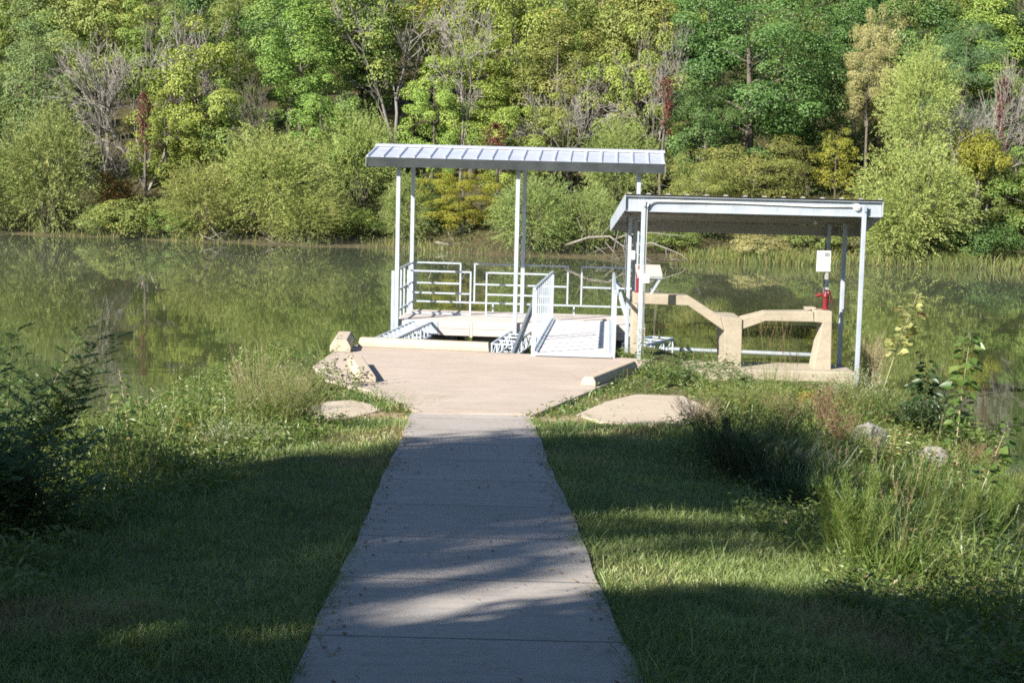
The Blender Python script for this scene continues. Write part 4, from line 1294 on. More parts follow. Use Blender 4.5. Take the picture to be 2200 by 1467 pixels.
for i_, (x, y, h, r) in enumerate(SH):
    put('shade_top' if i_ < 2 else 'shade' if r > 1.3 else 'tall_a', 'shade_tree', (x, y, float(ground_z(x, y))), h, r, 'leaf_oak', 'bark', 'tall tree out of view that shades the walk', 'tree', 'trees out of view that shade the walk')

# ------------------------------------------------------------------ near ground cover
def on_ground(px, py):
    d = ray(px, py); ys_ = np.arange(3, 60, .02); k = ys_ / d.y
    gx = d.x * k; gz_ = CAM_Z + d.z * k
    hit = np.nonzero(gz_ <= ground_z(gx, ys_))[0]
    i = hit[0] if len(hit) else -1
    return np.array([gx[i], ys_[i], float(ground_z(gx[i], ys_[i]))])


PADP = np.array(poly)


def in_poly(x, y, P):
    c_ = np.zeros(len(x), bool); j = len(P) - 1
    for i in range(len(P)):
        xi, yi, xj, yj = P[i][0], P[i][1], P[j][0], P[j][1]
        t = ((yi > y) != (yj > y)) & (x < (xj - xi) * (y - yi) / (yj - yi + 1e-12) + xi)
        c_ ^= t; j = i
    return c_


SLABS = [np.array([tuple(at_z(x, y, .9)[:2]) for x, y in p]) for p in
         ([(640, 880), (700, 862), (755, 858), (800, 868), (815, 882), (760, 895), (690, 905), (645, 905)], [(1235, 890), (1300, 862), (1365, 846), (1470, 850), (1530, 880), (1500, 915), (1400, 912), (1290, 905)])]
wl_ = lambda y: 2.75 - .10 * (y - 9.5) + .18 * np.sin(y * 1.3)
wr_ = lambda y: 2.55 + .16 * np.sin(y * 1.7 + 1)


def paved(x, y, m=0.0):
    sd = x - path_x(y)
    e = .70 + .03 * sm((10 - y) / 3) + .06 * (.4 + .6 * sm((y - 6) / 5)) * np.sin(y * 5.1 + np.sign(sd)) * np.sin(y * 1.9) + .03 * np.sin(y * 13 + 3 * np.sin(y * 7)) + m
    return ((np.abs(sd) < e) & (y < 20.35)) | in_poly(x, y, PADP)


def lawn():
    rng = np.random.default_rng(11); L = Leaves()
    N = 380000
    u = rng.random(N); y = 4.6 * (22.5 / 4.6) ** u          # denser near the camera
    x = rng.uniform(-1, 1, N) * (.34 * y + .6)
    sd = x - path_x(y)
    keep = ~paved(x, y) & (sd > -wl_(y) - .5) & (sd < wr_(y) + .7)
    for P in SLABS: keep &= ~(in_poly(x, y, P) & (rng.random(N) > .03))
    patch = .5 + .5 * np.sin(x * 2.1 + 1.7 * np.sin(y * 1.3)) * np.cos(y * 1.6 + np.sin(x * 2.9))
    keep &= rng.random(N) < .55 + .45 * patch
    keep &= (bare_near(x, y) < .55) | (rng.random(N) < .12)
    x, y, sd, patch = x[keep], y[keep], sd[keep], patch[keep]; n = len(x)
    z = ground_z(x, y) - .004
    edge = np.exp(-((np.abs(sd) - .80) / .12) ** 2)
    far_ = sm((y - 12) / 9)
    h = rng.uniform(.030, .072, n) * (.75 + .6 * patch) * (1 + .35 * edge + .9 * sm((sd - 1.9) / .7) + .8 * sm((-sd - 1.9) / .8)) * (1 + .25 * far_)
    tuft = rng.random(n) < .02
    h = np.where(tuft, h * 1.9, h)
    w_ = rng.uniform(.0035, .0065, n) * (1 + .9 * far_)
    lean = rng.normal(size=(n, 2)) * (.75 * h)[:, None]
    brown = sm((np.sin(x * 1.3 + 2.2 * np.sin(y * .8) + 1) * np.cos(y * 1.1 + np.sin(x * 1.7)) - .25) / .5)
    tone = np.clip(rng.random(n) * (.86 + .14 * brown) + .22 * (1 - patch) * rng.random(n) + .42 * brown - .08, 0, 1)
    blades(L, np.stack([x, y, z], 1), h, w_, lean, rng, tone)
    # clover and broad-leaved patches in the turf
    n = 26000; y = 5 + 15 * rng.random(n) ** 1.2; x = rng.uniform(-1, 1, n) * (.34 * y + .5); sd = x - path_x(y)
    pat = np.sin(x * 3.7 + 2 * np.sin(y * 2.3)) * np.cos(y * 2.9 + 1.3 * np.sin(x * 4.1))
    k = ~paved(x, y, .03) & (pat > .35) & (sd > -wl_(y) - .3) & (sd < wr_(y) + .3); x, y = x[k], y[k]; n = len(x)
    ax = rng.normal(size=(n, 3)); ax[:, 2] = .15
    quads(L, np.stack([x, y, ground_z(x, y) + rng.uniform(.02, .055, n)], 1), ax, rng.uniform(.014, .03, n), rng.uniform(.012, .024, n), rng, 3, .15 + .35 * rng.random(n))
    o = link_mesh('lawn', L.mesh('lawn'), M['lawn']); tag(o, 'mown grass on both sides of the walk', 'grass', None, 'stuff')


lawn()


def weeds():
    rng = np.random.default_rng(12); L = Leaves(); D = Leaves(); N = 80000
    y = rng.uniform(6.5, 27.5, N); x = rng.uniform(-1, 1, N) * (.34 * y + 1.2)
    sd = x - path_x(y)
    lf = sd < -wl_(y) + .25; rg = sd > wr_(y) - .2
    nearpad = (y > 20.2) & ~paved(x, y, .05) & (y < 27)
    keep = (lf | rg | (nearpad & (rng.random(N) < .55))) & ~paved(x, y, .06)
    for P in SLABS: keep &= ~in_poly(x, y, P)
    keep &= ~((x > -3.6) & (x < -1.9) & (y > 22.3) & (y < 27.2) & (rng.random(N) < .8))
    z = ground_z(x, y); keep &= (z > -.05) & ~((x > 2.2) & (y > 25.7))
    clumpy = .5 + .5 * np.sin(x * 3.1 + 2 * np.sin(y * 1.9)) * np.cos(y * 2.7 + x)
    keep &= rng.random(N) < .35 + .65 * clumpy
    x, y, z, cl, sd = x[keep], y[keep], z[keep], clumpy[keep], sd[keep]; n = len(x)
    inn = np.maximum(-sd - wl_(y), sd - wr_(y)); ramp_ = .45 + .55 * sm((inn + .1) / .8)
    h = rng.uniform(.10, .36, n) * (.55 + .7 * cl) * ramp_ * np.where(y > 20, .8, 1) * np.where((sd > 2.2) & (y > 21.5), .6, 1) * (1 + 1.1 * sm((inn - .2) / 1.1) * np.where((y > 19.5) | ((sd > 0) & (y > 13.5)), .2, 1)) * np.where((x > .9) & (x < 2.7) & (y > 20.8), .55, 1)
    P = np.stack([x, y, z], 1)
    blades(L, P, h, rng.uniform(.006, .014, n), rng.normal(size=(n, 2)) * (.42 * h)[:, None], rng, np.clip(rng.random(n) * .8 + .2 * cl, 0, 1))
    # small herb leaves among the blades
    k = 8; Q = np.repeat(P, k, 0); hh = np.repeat(h, k)
    Q = Q + rng.normal(size=Q.shape) * .05; Q[:, 2] += hh * rng.uniform(.1, .95, len(Q)) - .0
    s_ = rng.random(len(Q)) < .75; Q = Q[s_]; m_ = len(Q)
    ax = rng.normal(size=(m_, 3)); ax[:, 2] = np.abs(ax[:, 2]) * .4
    quads(L, Q, ax, rng.uniform(.03, .085, m_), rng.uniform(.012, .032, m_), rng, .8)
    o = link_mesh('weeds', L.mesh('weeds'), M['weed']); tag(o, 'mixed weeds and long grass on the bank', 'weeds', None, 'stuff')


weeds()


def litter():
    rng = np.random.default_rng(13); L = Leaves(); N = 1100
    y = rng.uniform(5, 20.2, N); sd = np.where(rng.random(N) < .62, rng.choice([-1, 1], N) * rng.normal(.72, .09, N), rng.uniform(-3, 2.6, N))
    x = path_x(y) + sd
    zz_ = np.where(in_poly(x, y, PADP), PZ, np.where((np.abs(sd) < .75) & (y < 20.2), path_z(y), ground_z(x, y) + .03)) + .006
    ax = rng.normal(size=(N, 3)); ax[:, 2] = .1
    quads(L, np.stack([x, y, zz_], 1), ax, rng.uniform(.015, .05, N), rng.uniform(.01, .03, N), rng, 3)
    o = link_mesh('leaf_litter', L.mesh('leaf_litter'), M['litter']); tag(o, 'fallen leaf bits on the walk and along its edges', 'leaf litter', None, 'stuff')


litter()


# ------------------------------------------------------------------ plants of the bank
class Plant:
    def __init__(s, name, p, label, cat, seed, group=None):
        s.root = empty(name, (float(p[0]), float(p[1]), float(p[2])), 0, label, cat, group)
        s.rng = np.random.default_rng(seed); random.seed(seed); s.m = MB(); s.lay = {}

    def L(s, key): return s.lay.setdefault(key, Leaves())

    def done(s, stem='stem', names=None):
        if s.m.v: s.m.build('stems', M[stem], s.root)
        for k, l in s.lay.items():
            if l.n:
                o = link_mesh((names or {}).get(k, 'foliage'), l.mesh('foliage'), M[k], s.root)
                if (names or {}).get(k) == 'flowers': o['kind'] = 'stuff'


def stem_curve(p0, az, lean, h, curl=.3, n=7):
    """points of a stem leaning towards az, bending over"""
    pts = []
    for k in range(n):
        t = k / (n - 1)
        r = lean * t + curl * t * t * h
        pts.append(np.array([p0[0] + math.cos(az) * r, p0[1] + math.sin(az) * r, p0[2] + h * (t - .18 * curl * t * t)]))
    return pts


def interp(pts, t):
    k = t * (len(pts) - 1); i = np.minimum(k.astype(int), len(pts) - 2); A = np.array(pts)
    return A[i] + (A[i + 1] - A[i]) * (k - i)[:, None], unit(A[i + 1] - A[i])


def sapling(px, py, h, label, seed, mat='sapling', leaf=.075, n=34, lean=(.0, 0), t0=.25, stems=1, stem='pale_stem', cat='sapling', name='sapling', wid=.8, r=.008):
    P = Plant(name, on_ground(px, py), label, cat, seed); rng = P.rng
    for s_ in range(stems):
        az = rng.uniform(0, 6.28) if s_ else math.atan2(lean[1], lean[0]); ln = math.hypot(*lean) if s_ == 0 else rng.uniform(.1, .35) * h
        hh = h if s_ == 0 else h * rng.uniform(.55, .9)
        pts = stem_curve((0, 0, 0), az, ln, hh, .05)
        P.m.tube(pts, [r * (1 - .75 * k / 6) for k in range(7)], 6)
        t = np.linspace(t0, 1, n) + rng.normal(size=n) * .01; t = np.clip(t, 0, .999)
        Q, D = interp(pts, t)
        a = np.arange(n) * 2.4 + rng.normal(size=n) * .4
        out = np.stack([np.cos(a), np.sin(a), rng.uniform(.0, .5, n)], 1)
        size = leaf * (.55 + .6 * np.sin(np.pi * np.clip((t - t0) / (1 - t0), 0, 1) * .8 + .35)) * rng.uniform(.75, 1.25, n)
        pet = unit(out) * (size * .55)[:, None]
        for i in range(n): P.m.tube([Q[i], Q[i] + pet[i]], r * .18, 3, False)
        ax = unit(out) + np.array([0, 0, -.45 if mat != 'poplar' else -.1])
        broad(P.L(mat), Q + pet, ax, size, size * wid, rng, 1.0)
    P.done(stem); return P.root


def indigo(px, py, label, seed, stems=7, h=1.2, spread=.5, bias=(0.5, 0)):
    P = Plant('compound_shrub', on_ground(px, py), label, 'shrub', seed); rng = P.rng; L = P.L('indigo')
    for s_ in range(stems):
        a = rng.uniform(0, 6.28); v = np.array([math.cos(a) * spread * rng.uniform(.2, 1) + bias[0] * rng.uniform(.2, 1), math.sin(a) * spread * rng.uniform(.2, 1) + bias[1]])
        hh = h * rng.uniform(.55, 1.0)
        pts = stem_curve((rng.normal() * .05, rng.normal() * .05, 0), math.atan2(v[1], v[0]), float(np.linalg.norm(v)), hh, .16, 9)
        P.m.tube(pts, [.010 * (1 - .8 * k / 8) for k in range(9)], 6)
        nl = 22; t = np.linspace(.22, .995, nl); Q, D = interp(pts, t)
        for i in range(nl):
            a = i * 2.4 + rng.normal() * .3; ln = .25 * rng.uniform(.7, 1.2) * (1.15 - .5 * t[i])
            d = unit(np.array([math.cos(a), math.sin(a), .35]) + D[i] * .6)
            k = np.linspace(.12, 1, 11); R_ = Q[i] + d * (k * ln)[:, None]; R_[:, 2] -= .25 * k * k * ln
            P.m.tube([R_[0] - d * .12 * ln, R_[5], R_[10]], .0012, 3, False)
            sd_ = unit(np.cross(d, [0, 0, 1.]) + 1e-6)
            for sg_ in (-1, 1):
                quads(L, R_, np.tile(sd_ * sg_ + d * .45, (11, 1)) + rng.normal(size=(11, 3)) * .12, .058 * rng.uniform(.8, 1.2, 11), .018, rng, 2)
    P.done('stem'); return P.root


def plume(px, py, h, label, seed, stems=7, mat='plume', spread=.22, tw=.045, cat='weed', name='feathery_weed', width=.0022, per=420):
    h *= 1.2; stems = int(stems * 1.5)
    P = Plant(name, on_ground(px, py), label, cat, seed); rng = P.rng; L = P.L(mat)
    for s_ in range(stems):
        az = rng.uniform(0, 6.28); hh = h * (1 if s_ == 0 else rng.uniform(.6, .98))
        b0 = rng.normal(size=2) * .05
        pts = stem_curve((b0[0], b0[1], 0), az, spread * rng.uniform(.2, 1.1), hh, .12)
        P.m.tube(pts, [.004 * (1 - .7 * k / 6) for k in range(7)], 5)
        n = per; t = np.sort(rng.uniform(.18, 1, n)); Q, D = interp(pts, t)
        a = rng.uniform(0, 6.28, n)
        env = .12 * h * np.clip(1.15 - t, .12, 1) ** .8 * (t > .0)
        rad = rng.random(n) * env
        o = np.stack([np.cos(a), np.sin(a), np.full(n, .9)], 1)
        Q = Q + unit(o) * rad[:, None]
        quads(L, Q, o + D * .8 + rng.normal(size=(n, 3)) * .35, tw * rng.uniform(.6, 1.4, n), width * rng.uniform(.8, 1.5, n) * 1.6, rng, .5)
    P.done('stem'); return P.root


def tuft(px, py, h, label, seed, n=90, mat='weed', w=.008, spread=.3, seeds=0, cat='grass tuft', name='grass_tuft', seedmat='dry', r=.08, stalk=1.5, base=None):
    P = Plant(name, on_ground(px, py), label, cat, seed); rng = P.rng; L = P.L(mat)
    if h >= .38 and w < .016: n = int(n * 1.7); h *= 1.12
    b = rng.normal(size=(n, 3)) * r; b[:, 2] = -.02
    hh = h * rng.uniform(.5, 1.0, n)
    ln = rng.normal(size=(n, 2)) * spread * hh[:, None] + b[:, :2] * 1.2
    blades(L, b, hh, w * rng.uniform(.6, 1.2, n), ln, rng, None, .7)
    for s_ in range(seeds):
        az = rng.uniform(0, 6.28); H = h * stalk * rng.uniform(.75, 1.05); bb = rng.normal(size=2) * r
        pts = stem_curve((bb[0], bb[1], 0), az, .12 * H, H, .1)
        P.m.tube(pts, [.0021 * (1 - .5 * k / 6) for k in range(7)], 4)
        m_ = 70; t = rng.uniform(.78, 1, m_); Q, D = interp(pts, t)
        quads(P.L(seedmat), Q, D * 1.2 + rng.normal(size=(m_, 3)) * .7, .022 * rng.uniform(.6, 1.6, m_), .0035, rng, .3)
    P.done('stem', None if seedmat == mat else {seedmat: 'seed_head'}); return P.root


def bushy(px, py, h, r, label, seed, mat, stems=40, flower=None, nfl=120, fl=.012, leaf=.03, lw=.006, cat='weed', name='bushy_weed', stem='stem', per=26, top=.55, sp=.9):
    """many-stemmed weed with tiny leaves and flowers towards the tips"""
    h *= 1.25; r *= 1.1; stems = int(stems * 1.25)
    P = Plant(name, on_ground(px, py), label, cat, seed); rng = P.rng; L = P.L(mat)
    tips = []
    for s_ in range(stems):
        az = rng.uniform(0, 6.28); q = rng.random() ** .5
        hh = h * (1 - .35 * q * q) * rng.uniform(.7, 1.05)
        pts = stem_curve((rng.normal() * r * .25, rng.normal() * r * .25, 0), az, r * q * sp, hh, .1)
        P.m.tube(pts, [.0030 * (1 - .6 * k / 6) for k in range(7)], 4, False)
        n = per; t = rng.uniform(.2, 1, n); Q, D = interp(pts, t)
        a = rng.uniform(0, 6.28, n); o = np.stack([np.cos(a), np.sin(a), np.full(n, .5)], 1)
        k = rng.uniform(0, 1, n) * .12 * h * (1.1 - t * .6)
        Q = Q + unit(o + D * .7) * k[:, None]
        quads(L, Q, o + D * .5 + rng.normal(size=(n, 3)) * .4, leaf * rng.uniform(.6, 1.4, n), lw * rng.uniform(.7, 1.4, n), rng, .6)
        tips.append(Q[t > top])
    if flower:
        T_ = np.concatenate(tips); T_ = T_[rng.choice(len(T_), min(nfl, len(T_)), False)]; n = len(T_)
        for j in range(2):
            ax = rng.normal(size=(n, 3)); ax[:, 2] *= .4
            quads(P.L(flower), T_ - unit(ax) * fl * .5 + rng.normal(size=(n, 3)) * .006, ax, fl, fl * .9, rng, .8)
    P.done(stem, {flower: 'flowers'} if flower else None); return P.root


# left bank
indigo(20, 1085, 'dark compound-leaved shrub leaning in from the left picture edge', 41, 19, 1.6, .55, (.28, 0))
indigo(55, 1150, 'low dark compound-leaved shrub in the shade at the lower left', 42, 10, .8, .45, (.15, 0))
indigo(-90, 1190, 'dark compound-leaved shrub cut by the left picture edge', 43, 18, 1.2, .5, (.35, 0))
sapling(285, 1015, .98, 'thin pale-leaved sapling in sunlight beside the dark compound-leaved shrub', 44, 'sapling', .075, 36, (-.10, .05), .35)
sapling(140, 985, .7, 'small leafy sapling behind the dark compound-leaved shrub', 45, 'sapling', .07, 30, (.05, 0), .1)
sapling(350, 985, .42, 'short pale green sapling right of the tall thin one on the left bank', 46, 'sapling', .08, 18, (.1, 0), .1)
sapling(215, 1000, .55, 'bushy bright green herb at the foot of the thin sapling', 47, 'herb', .06, 40, (0, 0), .05, 4, 'stem', 'herb', 'leafy_herb')
tuft(415, 955, .55, 'broad-bladed reed tuft in sunlight on the left bank', 48, 60, 'weed', .022, .35, 0, 'reed', 'reed_tuft')
tuft(475, 930, .42, 'smaller reed tuft beside the tan dry weed on the left bank', 49, 50, 'weed', .018, .3, 0, 'reed', 'reed_tuft')
tuft(360, 950, .45, 'reed tuft behind the pink stalks on the left bank', 50, 50, 'weed', .018, .4, 0, 'reed', 'reed_tuft')
tuft(448, 905, .5, 'dark leafy stalk standing against the water on the left bank', 51, 40, 'dark_herb', .03, .15, 3, 'herb', 'dark_stalk', 'dark_herb')
bushy(320, 955, .30, .35, 'pinkish weed with thin reddish stalks on the left bank', 52, 'dry_red', 40)
bushy(470, 975, .28, .30, 'small white-flowered aster in front of the reeds on the left bank', 53, 'weed', 36, 'white_fl', 160, .012)
bushy(402, 962, .30, .07, 'single yellow goldenrod on the left bank', 54, 'herb', 5, 'gold_fl', 120, .016, per=20, top=.8)
bushy(585, 925, .72, .52, 'big tan dried aster clump on the left bank by the concrete slab', 55, 'plume', 120, 'dry', 900, .013, .035, .005, per=36)
bushy(545, 905, .78, .34, 'reddish tan dried stalks behind the big tan clump', 56, 'dry_red', 46, 'dry', 260, .012, stem='pale_stem')
bushy(650, 915, .45, .28, 'pale green and tan weed at the left end of the cracked slab', 57, 'plume', 60, 'dry', 300, .012)
bushy(520, 965, .30, .40, 'low white aster patch below the big tan clump', 58, 'herb', 50, 'white_fl', 190, .010)
bushy(628, 858, .30, .24, 'dry weed against the left corner of the landing', 59, 'dry', 40, stem='pale_stem')
for px, py, h, sd_, lb in ((713, 838, .78, 60, 'tallest leafy vine stem in front of the left wheel stop'), (742, 842, .76, 61, 'leafy stem with yellowing top in front of the left wheel stop'), (767, 836, .32, 62, 'shortest leafy stem beside the blunt end of the left wheel stop'), (690, 842, .40, 63, 'small leafy stem at the left side of the landing')):
    sapling(px, py, h, lb, sd_, 'sapling', .042, 44, (.05, 0), .05, 2, 'stem', 'herb', 'leafy_herb', .75, .005)
tuft(800, 868, .26, 'green grass tuft at the left edge of the landing', 64, 150, 'herb', .007, .4, r=.2)
tuft(860, 880, .16, 'short grass tuft where the landing meets the walk on the left', 65, 160, 'herb', .006, .4, r=.25)
tuft(735, 862, .22, 'grass tuft between the cracked slab and the left wheel stop', 66, 140, 'herb', .006, .4, r=.2)
tuft(1335, 828, .22, 'grass tuft beside the right wheel stop', 67, 170, 'herb', .007, .4, r=.22)
tuft(1295, 850, .14, 'short grass tuft below the near end of the right wheel stop', 68, 150, 'herb', .006, .4, r=.2)
tuft(1060, 893, .05, 'tiny grass strip in the seam between walk and landing', 69, 160, 'herb', .005, .4, r=.13)
tuft(950, 889, .07, 'small grass strip at the left end of the seam between walk and landing', 70, 160, 'herb', .005, .4, r=.14)

# around the shelter
sapling(1385, 812, .75, 'bushy pale green weed at the foot of the left shelter post', 71, 'sapling', .05, 40, (-.04, 0), .05, 6, 'stem', 'herb', 'leafy_herb', .45, .005)
for i_, (px, py, h) in enumerate(((1420, 832, .50), (1455, 830, .58), (1482, 828, .62), (1515, 826, .66), (1545, 826, .62), (1575, 832, .58), (1600, 840, .44))):
    lb = ('first', 'second', 'third', 'fourth', 'fifth', 'sixth', 'seventh')[i_] + ' upright narrow-leaved herb counting right from the left shelter post'
    sapling(px, py, h, lb, 80 + i_, 'herb', .06, 46, (.03, 0), .05, 6, 'stem', 'herb', 'upright_herb', .26, .004)
sapling(1520, 812, .30, 'trailing vine with big bluish leaves before the concrete pier', 90, 'dark_herb', .13, 10, (.3, 0), .2, 2, 'stem', 'vine', 'broad_leaved_vine', .9)
sapling(1620, 850, .26, 'trailing vine with big dark leaves right of the concrete pier foot', 91, 'dark_herb', .13, 10, (-.3, 0), .2, 2, 'stem', 'vine', 'broad_leaved_vine', .9)
tuft(1650, 842, .60, 'grass with dark drooping seed heads before the counter opening', 92, 40, 'weed', .006, .3, 12, 'grass tuft', 'seeding_grass', 'dry_red', .1, 1.75)
tuft(1700, 845, .40, 'shorter grass with dark seed heads right of the tall seeding one', 93, 40, 'weed', .006, .3, 9, 'grass tuft', 'seeding_grass', 'dry_red', .1, 1.6)
bushy(1870, 825, .78, .30, 'pale tan dry weed behind the right shelter post', 94, 'dry', 80, stem='pale_stem', leaf=.05, lw=.004, per=40)
bushy(1905, 835, .55, .25, 'low tan dry weed leaning right of the shelter', 95, 'dry', 50, stem='pale_stem', leaf=.05, lw=.004)
bushy(1830, 888, .62, .40, 'pale green aster covered in tiny white flowers below the right shelter post', 96, 'plume', 90, 'white_fl', 700, .013, per=34)
bushy(1728, 905, .42, .16, 'goldenrod with bright yellow flower heads right of the pale slab', 97, 'herb', 9, 'gold_fl', 260, .016, per=30, top=.75)
bushy(1738, 935, .25, .12, 'small goldenrod just below the larger yellow one', 98, 'herb', 5, 'gold_fl', 60, .014, per=22, top=.8)
bushy(1770, 925, .55, .18, 'dark reddish brown seeding weed left of the white-flowered aster', 99, 'dry_red', 30, None, leaf=.03, lw=.008, per=50)
bushy(1500, 925, .38, .30, 'dry tan grass clump at the right end of the pale slab', 100, 'dry', 60, stem='pale_stem', leaf=.06, lw=.004)
bushy(1560, 900, .45, .40, 'tangled yellow green weed right of the pale slab', 101, 'plume', 70, None, leaf=.05, per=34)
bushy(1630, 925, .55, .42, 'airy weed with fine dark seeds in the middle of the right bank', 102, 'weed', 70, 'dry_red', 260, .012, .045, .005, per=30)
bushy(1680, 965, .50, .40, 'tangled green and tan weed left of the low rough boulder', 103, 'plume', 70, 'dry', 240, .012, .045, .006, per=34)
bushy(1900, 905, .45, .35, 'dark tangled weed just above the upright boulder', 104, 'weed', 60, 'dry_red', 200, .012, .05, .008, per=34)
bushy(1975, 930, .42, .35, 'dark leafy weed between the upright and the small boulder', 105, 'dark_herb', 60, None, leaf=.06, lw=.02, per=34)
bushy(2095, 1010, .30, .30, 'fuzzy pinkish tan dry weed at the water on the right', 106, 'dry_red', 90, 'dry', 300, .01, leaf=.04, lw=.003, per=40)
bushy(2175, 1080, .42, .35, 'dark twiggy dead weed at the right picture edge', 107, 'dry_red', 60, None, leaf=.03, lw=.003, per=14)
# saplings on the right bank
sapling(1885, 880, 1.75, 'young poplar with big pale yellow leaves on a bare stem', 110, 'poplar', .15, 60, (.42, 0), .45, 1, 'pale_stem', 'sapling', 'poplar_sapling', .95, .008)
sapling(1990, 905, 1.05, 'dark-leaved sapling left of the tall mulberry', 111, 'dark_herb', .13, 50, (-.02, 0), .1, 4, 'stem', 'sapling', 'sapling', .6)
sapling(2052, 985, 1.75, 'tall mulberry sapling with leaf tiers standing against the water', 112, 'sapling', .15, 84, (.04, 0), .10, 1, 'pale_stem', 'sapling', 'mulberry_sapling', .8)
sapling(2075, 1150, 1.35, 'mulberry sapling leaning right with bright sunlit top leaves', 113, 'sapling', .13, 64, (.36, 0), .12, 1, 'pale_stem', 'sapling', 'mulberry_sapling', .8)
sapling(1915, 1010, .55, 'yellowing leafy herb beside the upright boulder', 114, 'poplar', .06, 40, (.02, 0), .15, 4, 'stem', 'herb', 'leafy_herb', .4)
# shaded plumes and grasses along the lawn edge
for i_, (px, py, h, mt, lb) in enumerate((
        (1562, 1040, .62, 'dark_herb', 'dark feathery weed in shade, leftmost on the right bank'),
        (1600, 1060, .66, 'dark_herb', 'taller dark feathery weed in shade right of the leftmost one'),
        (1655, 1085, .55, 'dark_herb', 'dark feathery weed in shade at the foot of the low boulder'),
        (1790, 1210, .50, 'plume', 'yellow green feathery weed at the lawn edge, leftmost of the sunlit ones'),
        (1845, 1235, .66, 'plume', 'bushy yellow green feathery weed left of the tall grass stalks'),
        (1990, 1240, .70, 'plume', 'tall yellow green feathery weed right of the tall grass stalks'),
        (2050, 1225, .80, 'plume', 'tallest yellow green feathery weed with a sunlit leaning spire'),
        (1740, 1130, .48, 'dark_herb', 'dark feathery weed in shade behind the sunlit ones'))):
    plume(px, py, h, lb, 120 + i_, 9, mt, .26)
tuft(1925, 1265, .50, 'tall grass with long sunlit stalks at the lawn edge', 130, 130, 'weed', .011, .35, 9, 'grass tuft', 'seeding_grass', 'dry', .12, 1.75)
tuft(1880, 1255, .40, 'broad-bladed grass at the foot of the bushy feathery weed', 131, 120, 'weed', .013, .45, 0, r=.12)
tuft(1965, 1180, .62, 'grass with one very tall bent seed stalk', 132, 70, 'weed', .010, .3, 4, 'grass tuft', 'seeding_grass', 'dry', .08, 2.0)
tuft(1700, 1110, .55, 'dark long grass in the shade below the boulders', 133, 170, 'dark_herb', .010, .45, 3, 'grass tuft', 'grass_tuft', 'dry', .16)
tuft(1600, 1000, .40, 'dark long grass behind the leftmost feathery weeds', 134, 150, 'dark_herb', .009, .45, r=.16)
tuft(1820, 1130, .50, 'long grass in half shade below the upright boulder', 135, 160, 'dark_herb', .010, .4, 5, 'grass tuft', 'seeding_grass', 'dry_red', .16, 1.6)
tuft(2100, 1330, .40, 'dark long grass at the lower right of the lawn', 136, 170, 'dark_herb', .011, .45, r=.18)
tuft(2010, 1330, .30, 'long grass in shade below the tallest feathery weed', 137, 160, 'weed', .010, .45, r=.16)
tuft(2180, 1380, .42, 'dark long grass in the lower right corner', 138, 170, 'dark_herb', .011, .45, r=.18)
sapling(2125, 1230, .50, 'broad-leaved herb at the right picture edge under the leaning mulberry', 140, 'herb', .08, 40, (0, 0), .05, 6, 'stem', 'herb', 'leafy_herb', .8)
sapling(2185, 1260, .55, 'broad-leaved herb cut by the right picture edge', 141, 'herb', .08, 40, (0, 0), .05, 6, 'stem', 'herb', 'leafy_herb', .8)
bushy(2135, 1275, .28, .22, 'small herb with white flowers at the right picture edge', 142, 'herb', 30, 'white_fl', 110, .013, .05, .02)
bushy(120, 1050, .30, .3, 'herb with scattered white flowers in the shade under the dark shrub', 143, 'herb', 30, 'white_fl', 60, .013, .05, .02)
for i_, (px, py, h, mt, lb) in enumerate((
        (2120, 1190, .75, 'plume', 'feathery weed beside the leaning mulberry at right'),
        (2165, 1150, .85, 'plume', 'feathery weed at the right picture edge behind the broad-leaved herbs'),
        (1925, 1150, .60, 'plume', 'feathery weed behind the tall grass stalks'),
        (2085, 1290, .60, 'dark_herb', 'dark feathery weed in shade at the lower right lawn edge'))):
    plume(px, py, h, lb, 150 + i_, 9, mt, .28)
tuft(2075, 1190, .75, 'tall green grass right of the tallest feathery weed', 160, 150, 'weed', .012, .35, 6, 'grass tuft', 'seeding_grass', 'dry', .14, 1.5)
tuft(2150, 1300, .60, 'tall grass in half shade at the right picture edge', 161, 150, 'weed', .012, .4, 3, 'grass tuft', 'seeding_grass', 'dry', .14, 1.5)
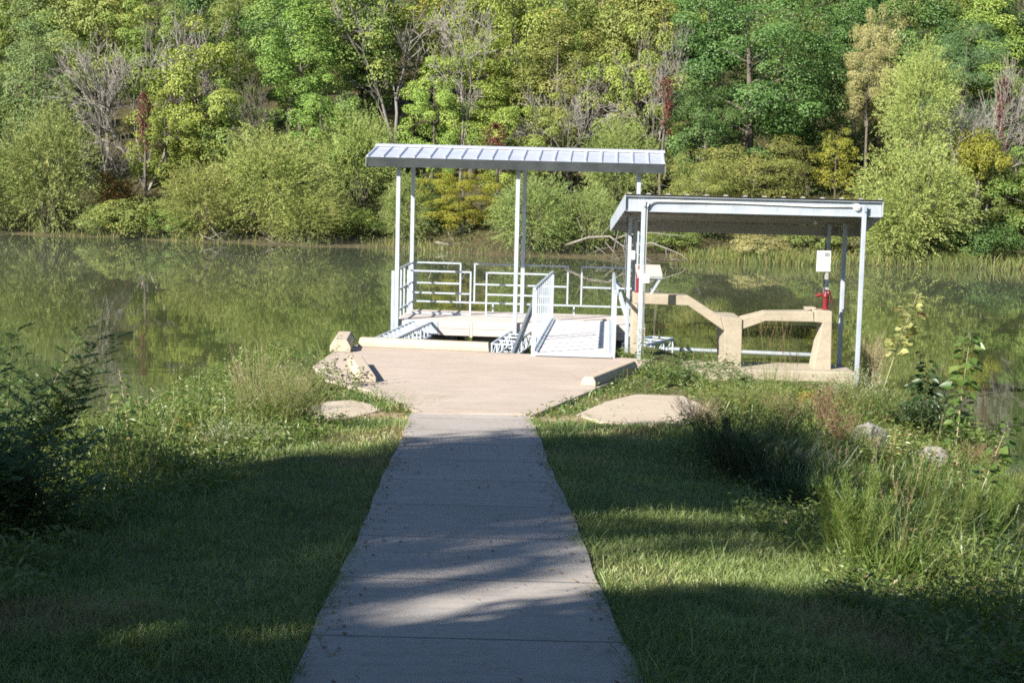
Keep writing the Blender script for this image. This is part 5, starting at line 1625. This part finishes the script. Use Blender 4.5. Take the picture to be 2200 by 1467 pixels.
bushy(1735, 1010, .34, .30, 'low tangled weed in front of the low rough boulder', 162, 'weed', 50, 'dry_red', 120, .012, .05, .007, per=30)
bushy(1845, 985, .30, .24, 'low tangled weed in front of the upright boulder', 163, 'weed', 40, 'dry', 120, .012, .05, .007, per=30)
bushy(1800, 960, .42, .26, 'brownish weed standing between the low and the upright boulder', 164, 'dry_red', 40, None, leaf=.04, lw=.007, per=34)
bushy(1690, 930, .50, .32, 'brown seeding weed right of the dry tan clump', 165, 'dry_red', 40, None, leaf=.035, lw=.006, per=34)
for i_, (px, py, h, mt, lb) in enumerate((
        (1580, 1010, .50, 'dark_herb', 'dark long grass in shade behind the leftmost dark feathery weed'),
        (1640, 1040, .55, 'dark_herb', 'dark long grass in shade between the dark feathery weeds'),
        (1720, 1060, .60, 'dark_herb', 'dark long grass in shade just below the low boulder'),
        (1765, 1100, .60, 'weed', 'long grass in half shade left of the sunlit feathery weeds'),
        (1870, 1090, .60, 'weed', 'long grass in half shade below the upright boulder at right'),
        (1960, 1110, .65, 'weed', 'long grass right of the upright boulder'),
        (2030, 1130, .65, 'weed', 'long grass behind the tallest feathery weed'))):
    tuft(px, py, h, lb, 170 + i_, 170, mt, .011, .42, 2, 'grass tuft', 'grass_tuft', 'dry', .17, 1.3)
bushy(1655, 872, .34, .30, 'yellow green weed in front of the concrete footing, left of the goldenrod', 180, 'plume', 50, None, leaf=.05, per=30)
bushy(1795, 872, .36, .28, 'pale weed in front of the right end of the concrete footing', 181, 'plume', 50, 'white_fl', 160, .012, .045, .006, per=30)
bushy(1600, 880, .34, .30, 'green weed below the concrete pier among the trailing vines', 182, 'herb', 50, None, leaf=.05, lw=.010, per=30)
for i_, (px, py, h, lb) in enumerate(((1900, 1210, .66, 'bright green grass clump left of the tall seeding grass'), (2010, 1190, .70, 'bright green grass clump between the two tallest feathery weeds'), (2120, 1130, .70, 'bright green grass clump below the leaning mulberry'), (1850, 1170, .55, 'bright green grass clump behind the bushy feathery weed'))):
    tuft(px, py, h, lb, 190 + i_, 170, 'herb', .012, .42, 0, 'grass tuft', 'grass_tuft', 'dry', .16)
